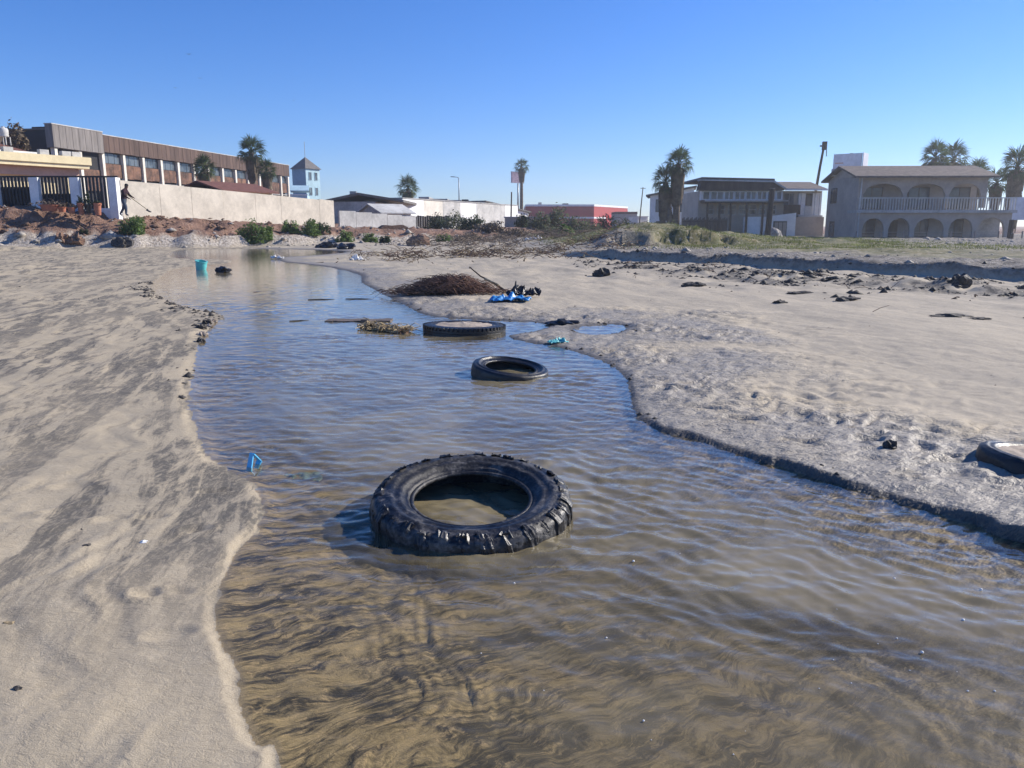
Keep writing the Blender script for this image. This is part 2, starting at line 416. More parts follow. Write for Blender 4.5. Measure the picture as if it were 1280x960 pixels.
def sand_material():
    t = NT('sand')
    wet, dirt, pale, grass, gravel, bed, right = (t.attr(k) for k in ('wet', 'dirt', 'pale', 'grass', 'gravel', 'bed', 'right'))
    grain = t.noise(260, 2, .7)
    mid = t.noise(14, 5, .65)
    big = t.noise(.8, 5, .6, .6)
    # dark mineral streaks drawn out by the flow
    st = t.noise(1.0, 9, .68, 1.2, t.map2((.40, 2.8, 1), 1.85))
    st2 = t.noise(3.2, 7, .70, 1.0, t.map2((.7, 2.4, 1), 1.7))
    streak = t.math('MULTIPLY_ADD', st, .6, t.math('MULTIPLY', st2, .4))
    dk = t.math('MULTIPLY', t.ramp(streak, .53, .455), t.math('MULTIPLY_ADD', t.attr('streak'), .85, .15))
    fine = t.noise(16, 5, .7, 1.0, t.map2((.8, 2.0, 1), 1.6))
    dk = t.math('MULTIPLY', dk, t.ramp(fine, .34, .56, .35, 1.0))
    dk = t.math('MULTIPLY', dk, t.math('MULTIPLY_ADD', right, -.45, 1.0))
    dry = t.mix(t.ramp(grain, .3, .7), (.330, .272, .184), (.450, .380, .270))
    dry = t.mix(t.math('MULTIPLY', t.ramp(mid, .35, .7), .35), dry, (.475, .402, .292))
    dry = t.mix(t.math('MULTIPLY', t.ramp(big, .4, .65), .4), dry, (.335, .286, .205))
    c = t.mix(t.math('MULTIPLY', dk, .9), dry, (.092, .086, .075))
    c = t.mix(t.math('MULTIPLY', right, .38), c, (.455, .405, .325))          # the right flat is a greyer sand
    # darker grey damp mud towards the water
    wn_ = t.ramp(t.math('ADD', wet, t.math('MULTIPLY_ADD', mid, .5, -.25)), .25, .95)
    c = t.mix(t.math('MULTIPLY', wn_, .66), c, (.235, .214, .182))
    c = t.mix(t.ramp(fine, .40, .26, 0, .55), c, (.085, .08, .075))
    # bed: golden silt with dark swirls
    bw = t.noise(2.4, 3, .55, 1.0)
    bv = t.n('ShaderNodeVectorMath'); bv.operation = 'MULTIPLY_ADD'
    cmb = t.n('ShaderNodeCombineXYZ'); t.link(bw, cmb.inputs[0]); t.link(t.noise(2.1, 3, .5, .8), cmb.inputs[1])
    t.link(cmb.outputs[0], bv.inputs[0]); bv.inputs[1].default_value = (.28, .24, 0); t.link(t.pos, bv.inputs[2])
    bs = t.noise(4.6, 10, .72, .2, t.map2((.7, 2.2, 1), .55, bv.outputs[0]))
    bs2 = t.noise(22, 7, .75, .15, t.map2((.45, 2.8, 1), .6, bv.outputs[0]))
    bs = t.math('MULTIPLY_ADD', bs, .6, t.math('MULTIPLY', bs2, .4))
    bc = t.mix(t.ramp(bs, .43, .57), (.042, .041, .034), (.325, .272, .170))
    caustic = t.math('ABSOLUTE', t.math('SUBTRACT', t.noise(7.5, 6, .62, .3, t.map2((.8, 1.7, 1), .5, bv.outputs[0])), .5))
    bc = t.mix(t.math('MULTIPLY', t.ramp(caustic, .03, .0), t.ramp(bs2, .42, .62, 0, .8)), bc, (.46, .37, .235))  # pale filaments paint caustic light lines onto the silt
    c = t.mix(t.math('MULTIPLY', t.attr('edge'), .85), c, (.050, .046, .042))  # wet sand at the waterline, darkened further to paint the bank's overhang shade
    c = t.mix(bed, c, bc)
    # dirt bank, pale scarp, turf, gravelly field
    dn = t.noise(1.6, 6, .7, .5); dn2 = t.noise(7, 5, .7)
    dc = t.mix(t.ramp(dn, .35, .65), (.17, .095, .065), (.31, .185, .125))
    dc = t.mix(t.ramp(dn2, .56, .70), dc, (.40, .30, .23))
    c = t.mix(dirt, c, dc)
    pc = t.mix(t.ramp(dn2, .38, .62), (.30, .25, .20), (.60, .54, .46))
    c = t.mix(pale, c, pc)
    gc = t.mix(t.ramp(dn, .35, .65), (.055, .07, .022), (.17, .145, .06))
    c = t.mix(t.math('MULTIPLY', grass, t.ramp(dn2, .3, .5)), c, gc)
    vo = t.n('ShaderNodeTexVoronoi'); vo.inputs['Scale'].default_value = 5.5; t.link(t.pos, vo.inputs['Vector'])
    rc = t.mix(t.ramp(t.noise(5, 5, .75), .38, .62), (.085, .078, .072), (.34, .31, .275))
    c = t.mix(t.math('MULTIPLY', gravel, .85), c, rc)
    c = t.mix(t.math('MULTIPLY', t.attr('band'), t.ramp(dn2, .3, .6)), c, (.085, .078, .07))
    t.set(t.b.inputs['Base Color'], c)
    rg = t.math('MULTIPLY_ADD', t.math('MULTIPLY', wn_, right), -.36, .92)
    t.set(t.b.inputs['Roughness'], rg)
    t.b.inputs['Specular IOR Level'].default_value = .35
    h = t.math('ADD', t.math('MULTIPLY', t.noise(26, 6, .68, .6, t.map2((1.5, .8, 1), 1.5)), .6), t.math('MULTIPLY', grain, .16))
    nb = t.bump(h, .7, .013)
    far = t.math('MAXIMUM', t.math('MAXIMUM', dirt, gravel), pale)
    mudh = t.math('ADD', t.noise(9, 4, .55, .35, t.map2((.75, 1.5, 1), .35)), t.math('MULTIPLY', t.noise(26, 2, .5, .8), .18))
    nb = t.bump(t.math('MULTIPLY', mudh, t.math('MULTIPLY', right, t.ramp(wet, .1, .6))), 1.0, .045, nb)
    nb = t.bump(t.math('MULTIPLY', dn2, far), .9, .20, nb)
    t.set(t.b.inputs['Normal'], nb)
    return t.m
MS = sand_material()
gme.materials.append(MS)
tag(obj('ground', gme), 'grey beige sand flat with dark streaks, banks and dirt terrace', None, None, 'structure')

# ------------------------------------------------------------------ water
wa = np.arange(-R(52), R(60), .0038); wr_ = np.exp(np.concatenate([np.arange(math.log(.4), math.log(1.3), .02), np.arange(math.log(1.3), math.log(9), .0036), np.arange(math.log(9), math.log(50), .006)]))
X, Y = polar_grid(wa, wr_)
x, y = X.ravel(), Y.ravel()
wsd = stream_sd(x, y)
w1 = fbm(x * .8, y * .8, 3, 101); w2 = fbm(x * 1.7, y * 1.7, 2, 105)
def wave(ang, lam, amp, wrp, ph):
    k = 2 * math.pi / lam
    return amp * np.sin(k * (x * math.cos(ang) + y * math.sin(ang)) + wrp * w1 * 6.28 + wrp * .5 * w2 * 6.28 + ph)
dist = np.sqrt(x * x + y * y)
act = .35 + .65 * sst(-.3, .4, fbm(x * .6, y * .6, 2, 110))
def crest(ang, lam, amp, wrp, ph):
    k = 2 * math.pi / lam; s_ = np.sin(k * (x * math.cos(ang) + y * math.sin(ang)) + wrp * w1 * 6.28 + wrp * .6 * w2 * 6.28 + ph)
    return amp * (np.exp(1.1 * (s_ - 1)) * 2 - .9)
_rw = random.Random(11)
short = sum(crest(1.45 + _rw.uniform(-1.15, 1.0), _rw.uniform(.085, .24), _rw.uniform(.0006, .0013), _rw.uniform(.5, 1.4), _rw.uniform(0, 6)) for _ in range(9))
rip = wave(1.35, .150, .0026, .9, 0) + wave(1.75, .098, .0016, 1.1, 1.3) + wave(1.10, .073, .0009, 1.3, 2.1) + wave(.55, .12, .0008, 1.0, .4)
fld_ = .0050 * fbm(x * 5.5 + .8 * y, y * 8.0, 3, 120) + .0022 * (1 - 2 * np.abs(pn(x * 8 + w1 * 2, y * 15 + w2 * 2, 124)))
near = sst(1.3, 3.2, y + .6 * x)                       # the shallows run smoother
damp = sst(.0, .25, -wsd) * .6 + .4
zz = (rip * .3 + short * 1.15 + fld_ * 1.15) * (.15 + .95 * act) * damp * (.35 + .65 * near) * (1 - .75 * sst(9, 22, dist))
zz = zz + .0008 * fbm(x * 16, y * 24, 2, 130) * damp * (1 - sst(3, 7, dist))
wme, _ = grid_mesh('water', X, Y, zz.reshape(X.shape), (wsd < .05).reshape(X.shape))
def water_material():
    t = NT('water')
    nt = t.t; nt.nodes.remove(t.b)
    h = t.math('ADD', t.noise(9, 4, .6, .6, t.map((1, 1.9, 1), (0, 0, .25))), t.math('MULTIPLY', t.noise(34, 3, .6, .4, t.map((1, 1.7, 1), (0, 0, .2))), .3))
    nb = t.bump(h, .16, .010)
    dt = t.n('ShaderNodeVectorMath'); dt.operation = 'DOT_PRODUCT'; t.link(nb, dt.inputs[0])
    t.link(t.n('ShaderNodeNewGeometry').outputs['Incoming'], dt.inputs[1])
    cs_ = t.math('SUBTRACT', 1.0, t.math('MINIMUM', t.math('ABSOLUTE', dt.outputs['Value']), 1.0))
    frs = t.math('MULTIPLY_ADD', t.math('POWER', cs_, 5.0), .97, .022)
    gl = t.n('ShaderNodeBsdfGlossy'); gl.inputs['Roughness'].default_value = .012; gl.inputs['Color'].default_value = (1, 1, 1, 1); t.link(nb, gl.inputs['Normal'])
    tr = t.n('ShaderNodeBsdfTransparent'); tr.inputs['Color'].default_value = (.90, .85, .73, 1)
    df = t.n('ShaderNodeBsdfDiffuse'); df.inputs['Color'].default_value = (.232, .196, .120, 1)
    m1 = t.n('ShaderNodeMixShader'); m2 = t.n('ShaderNodeMixShader')
    mk = t.math('MULTIPLY', t.attr('murk'), t.ramp(t.noise(1.3, 5, .65, 1.2), .32, .68, .5, 1.25))
    t.link(mk, m1.inputs[0]); t.link(tr.outputs[0], m1.inputs[1]); t.link(df.outputs[0], m1.inputs[2])
    t.link(frs, m2.inputs[0]); t.link(m1.outputs[0], m2.inputs[1]); t.link(gl.outputs[0], m2.inputs[2])
    t.link(m2.outputs[0], t.out.inputs['Surface'])
    return t.m
_wz = np.empty(len(wme.vertices) * 3, np.float32); wme.vertices.foreach_get('co', _wz); _wz = _wz.reshape(-1, 3)
_dep = np.clip(-terrain(_wz[:, 0], _wz[:, 1]), 0, .3)
wme.attributes.new('murk', 'FLOAT', 'POINT').data.foreach_set('value', (1 - np.exp(-(np.maximum(_dep - .012, 0) / .075) ** 1.3)).astype(np.float32))   # silt carried by the depth of water
wme.materials.append(water_material())
tag(obj('water', wme), 'shallow rippled brown stream and puddles reflecting the blue sky', None, None, 'structure')

# ------------------------------------------------------------------ tyres
def rubber(name, dust, dustamt):
    t = NT(name)
    n = t.noise(9, 6, .7, .6); n2 = t.noise(60, 4, .7); n3 = t.noise(3, 4, .6)
    f = t.math('MULTIPLY', t.ramp(t.math('MULTIPLY_ADD', n, .6, t.math('MULTIPLY', n2, .4)), .46, .66), dustamt)
    t.set(t.b.inputs['Base Color'], t.mix(f, (.006, .006, .007), dust))
    t.set(t.b.inputs['Roughness'], t.ramp(n3, .3, .7, .30, .62))
    t.b.inputs['Specular IOR Level'].default_value = .5
    t.set(t.b.inputs['Normal'], t.bump(t.math('ADD', n2, t.math('MULTIPLY', n, 1.2)), .5, .006))
    return t.m
RUB = rubber('muddy_rubber', (.17, .158, .14), .75); RUB2 = rubber('black_rubber', (.05, .048, .045), .5)
def tyre_profile(Rr, Rb, w, ribs=0, groove=0.0, n=72):
    h = w / 2; m = (Rb + Rr) / 2
    up = [(Rr, h * .35), (Rr * .992, h * .66), (Rr * .965, h * .86), (Rr * .90, h * .97), (m, h * 1.0), (Rb + .035, h * .90), (Rb + .012, h * .80), (Rb, h * .68),
          (Rb + .004, h * .58), (Rb + .03, h * .70), (m, h * .86), (Rr * .90, h * .72), (Rr * .94, h * .35)]
    loop = up + [(r, -z) for r, z in up[::-1]]
    P = catmull(loop, 5)
    out = []
    for r, z in P:
        if z > h * .8 and r < Rr * .93:                      # moulded rings on the sidewall
            z += .0035 * math.cos((r - Rb) / .022 * math.pi) * (1 if r < Rb + .10 else .3)
        out.append((r, z))
    if ribs:
        pts = []
        for k in range(120):
            z = -h * .66 + 1.32 * h * k / 119
            gq = abs(((z / (1.32 * h) + .5) * ribs) % 1 - .5)
            pts.append((Rr - (groove if gq > .40 else 0), z))
        lo = [p for p in out if not (p[0] > Rr * .955 and abs(p[1]) < h * .68)]
        i = max(range(len(lo)), key=lambda q: (lo[q][1] < 0) * lo[q][0])
        # rebuild: walk the loop, replacing the outer face
        res = []; done = False
        for r, z in out:
            if r > Rr * .955 and abs(z) < h * .68 and r > m:
                if not done and False: pass
                continue
            res.append((r, z))
        # loop starts at outer face top half; append outer face (bottom to top) at the end
        out = res + pts
    return out
def noise_push(me, amp, sc, seed=0):
    n = len(me.vertices); co = np.empty(n * 3, np.float32); me.vertices.foreach_get('co', co); co = co.reshape(-1, 3)
    d = fbm(co[:, 0] * sc + co[:, 2] * sc * .7, co[:, 1] * sc - co[:, 2] * sc * .6, 3, seed)
    rr = np.sqrt(co[:, 0] ** 2 + co[:, 1] ** 2) + 1e-6
    co[:, 0] += co[:, 0] / rr * d * amp; co[:, 1] += co[:, 1] / rr * d * amp; co[:, 2] += d * amp * .6
    me.vertices.foreach_set('co', co.ravel()); me.update()
def tyre(name, loc, tilt, Rr, Rb, w, mat, label, ribs=0, groove=0, push=.0):
    root = empty(name, loc, 0, label, 'tyre'); root.rotation_euler = tilt
    b = MB(); b.lathe(tyre_profile(Rr, Rb, w, ribs, groove), 144, closed=True)
    o = b.build('carcass', mat, root, sm=True)
    if push: noise_push(o.data, push, 14, 3)
    bd = MB(); h = w / 2
    bd.lathe([(Rb - .004 + .011 * math.cos(q * math.pi / 4), h * .66 + .011 * math.sin(q * math.pi / 4)) for q in range(8)], 96, closed=True)
    bd.build('bead_ring', mat, root, sm=True)
    return root
# near off-road tyre with worn lugs
p = G(587, 641, .06)
T1R, T1B, T1W = .425, .258, .235
t1 = tyre('tyre', (p.x, p.y + .16, -.012), (R(6.5), R(-1.5), .3), T1R, T1B, T1W, RUB, 'big worn off-road tyre with chunky lugs lying nearest in stream', push=.006)
rng = random.Random(4)
def lug_mesh(k, long):
    rg = random.Random(100 + k); h = T1W / 2; m = (T1R + T1B) / 2
    path = [(m + (.035 if long else .058), h * .985), (T1R * .90, h * .965), (T1R * .955, h * .87), (T1R * .988, h * .68), (T1R * .999, h * .38), (T1R, 0), (T1R * .999, -h * .4)]
    nor = [(.0, 1), (.15, 1), (.6, .8), (.9, .4), (1, .1), (1, 0), (1, 0)]
    th = .013 if long else .009
    na = 7; pitch = 2 * math.pi / 30; half = pitch * (.36 if long else .30)
    vs = []; n = len(path)
    for layer in (0, 1):
        for i, ((r, z), (nx, nz)) in enumerate(zip(path, nor)):
            lift = (th * (1 if 0 < i else .45) if layer else -.006)
            for j in range(na):
                jj = (j / (na - 1) * 2 - 1)
                ed = (.65 if abs(jj) > .99 and layer else 1)
                jit = rg.uniform(-1, .7) * .0065 * (1 if layer else 0)
                sk = .035 * (i / n - .4)
                wv = half * (1 + (.32 * rg.uniform(-1, 1) if abs(jj) > .99 else 0)) * (1.0 - .10 * layer)
                t = jj * wv + sk
                rr = r + nx * (lift * ed + jit); zz_ = z + nz * (lift * ed + jit)
                vs.append((rr * math.cos(t), rr * math.sin(t), zz_))
    fs = []; o = n * na
    for i in range(n - 1):
        for j in range(na - 1):
            a = o + i * na + j; fs.append((a, a + na, a + na + 1, a + 1))
    for i in range(n - 1):
        fs.append((i * na, (i + 1) * na, o + (i + 1) * na, o + i * na)); e = na - 1
        fs.append((i * na + e, o + i * na + e, o + (i + 1) * na + e, (i + 1) * na + e))
    for j in range(na - 1):
        fs.append((j, o + j, o + j + 1, j + 1)); e = (n - 1) * na
        fs.append((e + j, e + j + 1, o + e + j + 1, o + e + j))
    me = mesh('tread_lug', vs, fs, RUB)
    return me
lm = [lug_mesh(k, k % 2 == 0) for k in range(8)]
for k in range(30):
    o = obj('tread_lug', lm[(k % 2) + 2 * rng.randrange(4)], t1, rot=(0, 0, 2 * math.pi * k / 30 + rng.uniform(-.03, .03)), scale=(rng.uniform(.975, 1.006),) * 2 + (rng.uniform(.95, 1.02),))
# smooth passenger tyre
p = G(637, 465, .05)
tyre('tyre', (p.x, p.y + .2, -.008), (R(7.5), R(1.5), .8), .322, .222, .165, RUB2, 'smooth black tyre lying in midstream, middle one of the three', push=.002)
# wide truck tyre, filled with sand
p = G(578, 413, .05)
t3 = tyre('tyre', (p.x, p.y + .35, -.035), (R(-1.0), R(1.2), .2), .485, .30, .23, RUB2, 'wide ribbed tyre packed with sand at far edge of stream', 5, .014)
def sand_fill(root, rad, z, seed, dome=.02):
    vs = [(0, 0, z + dome)]; fs = []; nr_, na = 12, 48
    for i in range(1, nr_ + 1):
        for j in range(na):
            t = 2 * math.pi * j / na; r = rad * i / nr_
            zz_ = z + dome * (1 - (i / nr_) ** 2) + .014 * float(fbm(np.array([math.cos(t) * r * 9]), np.array([math.sin(t) * r * 9]), 3, seed)[0])
            vs.append((math.cos(t) * r, math.sin(t) * r, zz_))
    for j in range(na): fs.append((0, 1 + j, 1 + (j + 1) % na))
    for i in range(nr_ - 1):
        for j in range(na):
            a = 1 + i * na + j; b_ = 1 + i * na + (j + 1) % na
            fs.append((a, a + na, b_ + na, b_))
    o = obj('sand_fill', mesh('sand_fill', vs, fs, MSD, True), root)
    return o
MSD = M('loose_sand', (.36, .30, .24), .9, .2, 9, .5, 40, .01)
sf = sand_fill(t3, .40, .098, 5, .022)
# tread blocks of the truck tyre's rim edge
b = MB(); b.box(-.014, .012, -.014, .014, -.03, .012)
tb = mesh('tread_block', b.v, b.f, RUB2)
for k in range(56):
    a = 2 * math.pi * k / 56
    obj('tread_block', tb, t3, (.474 * math.cos(a), .474 * math.sin(a), .098), (0, 0, a))
# half-buried tyre by the right edge
p = G(1313, 568, .09)
t4 = tyre('tyre', (p.x, p.y, -.018), (R(2), R(7), .4), .32, .20, .19, RUB2, 'half-buried black tyre in trampled mud at right edge', push=.003)
sand_fill(t4, .29, .078, 9, .01)

# ------------------------------------------------------------------ materials for the built things
m_white = M('white_render', (.70, .66, .57), .85, .12, .8, .2)
m_wall = M('cream_wall', (.62, .56, .46), .9, .12, .7, .25)
m_shade_white = M('white_paint', (.82, .82, .80), .7, .08, 1.5, .1)
m_conc = M('grey_concrete', (.40, .39, .37), .9, .2, .9, .3)
m_conc2 = M('pale_concrete', (.52, .51, .48), .9, .18, .6, .3)
m_yellow = M('yellow_render', (.80, .68, .42), .85, .08, .8, .15)
m_pink = M('pink_shade_print', (.55, .36, .28), .85, .1, .8, .15)
m_roofred = M('red_roof', (.17, .075, .055), .85, .2, 3, .5, 14, .05)
m_roofgrey = M('grey_roof', (.15, .14, .13), .85, .2, 2, .5, 12, .05)
m_rooftile = M('brown_roof_tile', (.16, .13, .11), .85, .2, 2, .7, 6, .10)
m_brown = M('brown_cladding', (.115, .075, .058), .8, .25, 1.2, .4, None, .05, stretch=(1, 1, .12))
m_greywood = M('grey_cladding', (.21, .19, .175), .85, .22, 1.4, .4, None, .05, stretch=(1, 1, .1))
m_rust = M('rusty_panel', (.165, .088, .056), .8, .45, 1.0, .3, dark=(.05, .032, .025))
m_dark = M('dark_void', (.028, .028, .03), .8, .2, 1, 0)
m_darkwood = M('dark_timber', (.075, .058, .045), .85, .3, 2, .5, stretch=(1, 1, .15))
m_blackmetal = M('black_metal', (.022, .022, .025), .55, .3, 3, .1)
m_greymetal = M('grey_metal', (.30, .31, .32), .45, .15, 3, .05, metal=.6)
m_teal = M('blue_render', (.20, .34, .43), .85, .1, .8, .1)
m_lteal = M('pale_blue_render', (.42, .60, .66), .85, .1, .8, .1)
m_red = M('red_paint', (.40, .055, .05), .6, .1, .5, .05)
m_beige = M('beige_render', (.50, .44, .36), .9, .12, .7, .2)
m_tan = M('tan_render', (.40, .34, .29), .9, .12, .7, .2)
m_terra = M('terracotta', (.42, .16, .095), .8, .2, 6, .2)
m_leaf = M('leaf_green', (.115, .18, .045), .55, .45, 3, 0, spec=.4, trans=.4)
m_leafgrey = M('leaf_grey_green', (.115, .13, .075), .7, .35, 2, 0, trans=.4)
m_leafdark = M('leaf_dark', (.035, .055, .022), .6, .4, 2, 0, trans=.4)
m_dry = M('dry_brush', (.19, .145, .105), .9, .4, 4, 0)
m_palm = M('palm_frond', (.055, .085, .030), .5, .35, 1.5, 0, spec=.45, trans=.4)
m_palmdead = M('dead_frond', (.15, .115, .075), .9, .35, 2, .2)
m_trunk = M('palm_bark', (.16, .125, .095), .95, .3, 3, .7, 10, .06, stretch=(1, 1, 3))
m_twig = M('twig_bark', (.125, .082, .058), .9, .5, 9, 0)
m_soil = M('dirt_clod', (.22, .135, .09), .95, .35, 4, .8, 16, .05)
m_mud = M('dark_mud', (.065, .058, .05), .7, .35, 14, .6, 50, .01)
m_rock = M('pale_rock', (.36, .33, .29), .9, .25, 5, .6, 18, .04)
m_bluepl = M('blue_plastic', (.04, .27, .62), .4, .2, 20, .3, 60, .006, spec=.5)
m_tealpl = M('turquoise_plastic', (.10, .50, .50), .4, .12, 6, .1, spec=.5)
m_blackpl = M('black_plastic', (.016, .016, .018), .35, .4, 18, .4, 50, .01, spec=.5)
m_whitepl = M('white_plastic', (.72, .71, .68), .5, .1, 10, .1)
m_grass = M('grass_blade', (.115, .130, .045), .85, .5, .5, 0, dark=(.055, .070, .022), trans=.4)
m_rubble = M('rubble', (.34, .30, .26), .9, .5, 2.5, 0)
m_straw = M('dry_straw', (.40, .31, .18), .85, .4, 8, 0)
m_board = M('wet_board', (.16, .125, .095), .6, .3, 4, .4, stretch=(1, 6, 1))
def glass():
    t = NT('window_glass')
    t.set(t.b.inputs['Base Color'], t.mix(t.ramp(t.noise(.7, 3), .4, .6), (.035, .045, .055), (.11, .13, .145)))
    t.b.inputs['Roughness'].default_value = .12; t.b.inputs['Specular IOR Level'].default_value = .6
    return t.m
m_glass = glass()

def window(parent, x0, x1, z0, z1, y, frame=None, cols=1, rows=1, ft=.06, name='window', pane=None):
    """frame proud of the wall face at local y, panes behind it as sub-parts"""
    frame = frame or m_shade_white
    b = MB(); d = .07
    b.box(x0, x1, y - d, y + .02, z0, z0 + ft); b.box(x0, x1, y - d, y + .02, z1 - ft, z1)
    b.box(x0, x0 + ft, y - d + .003, y + .02, z0 + ft, z1 - ft); b.box(x1 - ft, x1, y - d + .003, y + .02, z0 + ft, z1 - ft)
    for i in range(1, cols):
        c = x0 + (x1 - x0) * i / cols; b.box(c - ft / 2, c + ft / 2, y - d + .006, y + .02, z0 + ft, z1 - ft)
    for i in range(1, rows):
        c = z0 + (z1 - z0) * i / rows; b.box(x0 + ft, x1 - ft, y - d + .009, y + .02, c - ft / 2, c + ft / 2)
    w = b.build(name, frame, parent)
    for i in range(cols):
        a = x0 + (x1 - x0) * i / cols; c = x0 + (x1 - x0) * (i + 1) / cols
        piece('pane', w, pane or m_glass, a + ft / 2, c - ft / 2, y - .03, y + .012, z0 + ft / 2, z1 - ft / 2)
    return w
def gable_roof(parent, mat, x0, x1, y0, y1, ze, zr, over=.4, th=.14, axis='x', name='roof'):
    """two slabs meeting at a ridge that runs along local axis"""
    for s in (-1, 1):
        b = MB()
        if axis == 'x':
            ym = (y0 + y1) / 2; ye = (y0 - over) if s < 0 else (y1 + over)
            k = (zr - ze) / abs(ym - (y0 if s < 0 else y1)); zo = ze - over * k
            b.add([(x0 - over, ym, zr), (x1 + over, ym, zr), (x1 + over, ye, zo), (x0 - over, ye, zo),
                   (x0 - over, ym, zr + th), (x1 + over, ym, zr + th), (x1 + over, ye, zo + th), (x0 - over, ye, zo + th)],
                  [(0, 1, 2, 3), (7, 6, 5, 4), (0, 4, 5, 1), (2, 6, 7, 3), (0, 3, 7, 4), (1, 5, 6, 2)])
        else:
            xm = (x0 + x1) / 2; xe = (x0 - over) if s < 0 else (x1 + over)
            k = (zr - ze) / abs(xm - (x0 if s < 0 else x1)); zo = ze - over * k
            b.add([(xm, y0 - over, zr), (xm, y1 + over, zr), (xe, y1 + over, zo), (xe, y0 - over, zo),
                   (xm, y0 - over, zr + th), (xm, y1 + over, zr + th), (xe, y1 + over, zo + th), (xe, y0 - over, zo + th)],
                  [(0, 1, 2, 3), (7, 6, 5, 4), (0, 4, 5, 1), (2, 6, 7, 3), (0, 3, 7, 4), (1, 5, 6, 2)])
        b.build(name, mat, parent)
def prism(parent, name, mat, pts, y0, y1):
    """outline in local x,z extruded along local y"""
    n = len(pts); b = MB()
    b.add([(x_, y0, z_) for x_, z_ in pts] + [(x_, y1, z_) for x_, z_ in pts],
          [tuple(range(n)), tuple(range(n, 2 * n))[::-1]] + [(i, i + n, (i + 1) % n + n, (i + 1) % n) for i in range(n)])
    return b.build(name, mat, parent)

def dissolve(e):
    mt = Matrix.Translation(e.location) @ e.rotation_euler.to_matrix().to_4x4()
    for c in [o for o in col.objects if o.parent == e]:
        c.location = mt @ c.location; c.rotation_euler = (0, 0, c.rotation_euler.z + e.rotation_euler.z); c.parent = e.parent
    bpy.data.objects.remove(e)
# ------------------------------------------------------------------ the big brown warehouse, left
WD = math.atan2(1, .19)
wh = empty('warehouse', (-41.3, 71.9, 1.4), WD, 'long brown warehouse with white columns and rusty wall panels', 'warehouse')
ZB = -1.7
L = 45.4
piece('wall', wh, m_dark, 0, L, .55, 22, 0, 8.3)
piece('roof', wh, m_roofgrey, -.1, L + .1, .6, 22.2, 8.3, 8.42)
piece('parapet', wh, m_greywood, -.15, 6.35, -.25, .45, 6.75, 8.75)
for k in range(8):
    a = -.15 + 6.5 * k / 8; piece('board', wh, m_greywood, a + .02, a + .79, -.29, -.25 - .004, 6.78 - .01 * (k % 3), 8.74)
piece('parapet', wh, m_brown, 6.36, L, -.2, .45, 6.95, 8.5)
k = 0
a = 6.4
while a < L - .3:
    piece('board', wh, m_brown, a + .02, min(a + .74, L), -.24 - .01 * (k % 2), -.204, 6.93 + .02 * ((k * 7) % 3), 8.52); a += .76; k += 1
piece('coping', wh, m_conc2, 6.3, L + .1, -.28, .5, 8.53, 8.60); piece('coping', wh, m_conc2, -.2, 6.35, -.33, .5, 8.76, 8.84)
cs = [.25 + 3.05 * k for k in range(15)] + [L - .2]
for c in cs: piece('column', wh, m_white, c - .17, c + .17, -.12, .3, -.5, 6.9)
for i, (c0, c1) in enumerate(zip(cs[:-1], cs[1:])):
    x0, x1 = c0 + .18, c1 - .18
    if x1 - x0 < .4: continue
    if i < 2:
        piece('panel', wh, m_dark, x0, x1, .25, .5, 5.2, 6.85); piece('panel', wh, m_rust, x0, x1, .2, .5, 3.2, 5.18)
        continue
    for q in range(3):
        piece('pane', wh, m_glass, x0 + (x1 - x0) * q / 3 + .03, x0 + (x1 - x0) * (q + 1) / 3 - .03, .22, .3, 5.95, 6.88)
    for q in range(2):
        piece('panel', wh, m_rust, x0 + (x1 - x0) * q / 2 + .015, x0 + (x1 - x0) * (q + 1) / 2 - .015, .1, .25, 4.55 + .05 * ((i * 3 + q) % 3), 5.9)
    piece('sill', wh, m_conc, x0, x1, .06, .3, 4.25, 4.38)
    piece('pane', wh, m_glass, x0, x1, .3, .36, 3.3, 4.2)
piece('roof_box', wh, m_darkwood, 4.6, 6.6, 2, 6, 8.3, 9.2); piece('roof_box', wh, m_darkwood, L - 7, L - 1, 3, 8, 8.3, 9.1)
piece('rear_wing', wh, m_darkwood, -7.5, -.2, 4, 20, 0, 7.9)
# ------------------------------------------------------------------ yellow house with cornice
yh = empty('yellow_house', (-30.6, 57.6, 1.9), R(57), 'pale yellow flat-topped house with deep cornice behind black fence', 'house')
piece('wall', yh, m_yellow, -15, -.7, .9, 9, -.6, 3.5)
piece('cornice', yh, m_yellow, -15, .1, -.2, 9.4, 3.62, 4.15)
piece('cornice_base', yh, m_yellow, -15, -.02, -.08, 9.3, 3.36, 3.615)
piece('cornice_shade', yh, m_pink, -15, -.5, .5, .898, 2.75, 3.355)  # pinkish strip painting the cornice's overhang shade onto the wall
piece('pilaster', yh, m_yellow, -1.35, -.85, .55, 1.0, -.6, 2.74); piece('pilaster', yh, m_yellow, -6.6, -6.3, .7, 1.0, -.6, 2.74)
piece('panel', yh, m_shade_white, -11.5, -7.6, .82, .897, 1.2, 2.6)
rf = MB(); rf.add([(-16, 1.2, 4.2), (-2.6, 1.2, 4.2), (-16, 9, 4.2), (-2.6, 9, 4.2), (-16, 5.1, 6.4), (-7.5, 5.1, 6.0)],
                  [(0, 1, 5, 4), (1, 3, 5), (3, 2, 4, 5), (2, 0, 4), (0, 2, 3, 1)])
rf.build('roof', m_roofred, yh)
piece('gutter', yh, m_shade_white, -15.5, -2.2, 1.0, 1.19, 4.16, 4.36)
for q, (cx, cz) in enumerate([(-5.2, 4.16), (-2.9, 4.16), (-1.4, 4.16), (-.7, 4.16)]): piece('vent_box', yh, m_conc2, cx - .3, cx + .3, .2, .6, cz, cz + .35)
wt = empty('water_tank', at(5, 171, 54.5), 0, 'white rooftop water tank above brown roof at left edge', 'tank'); wt.scale = (.6, .6, .6)
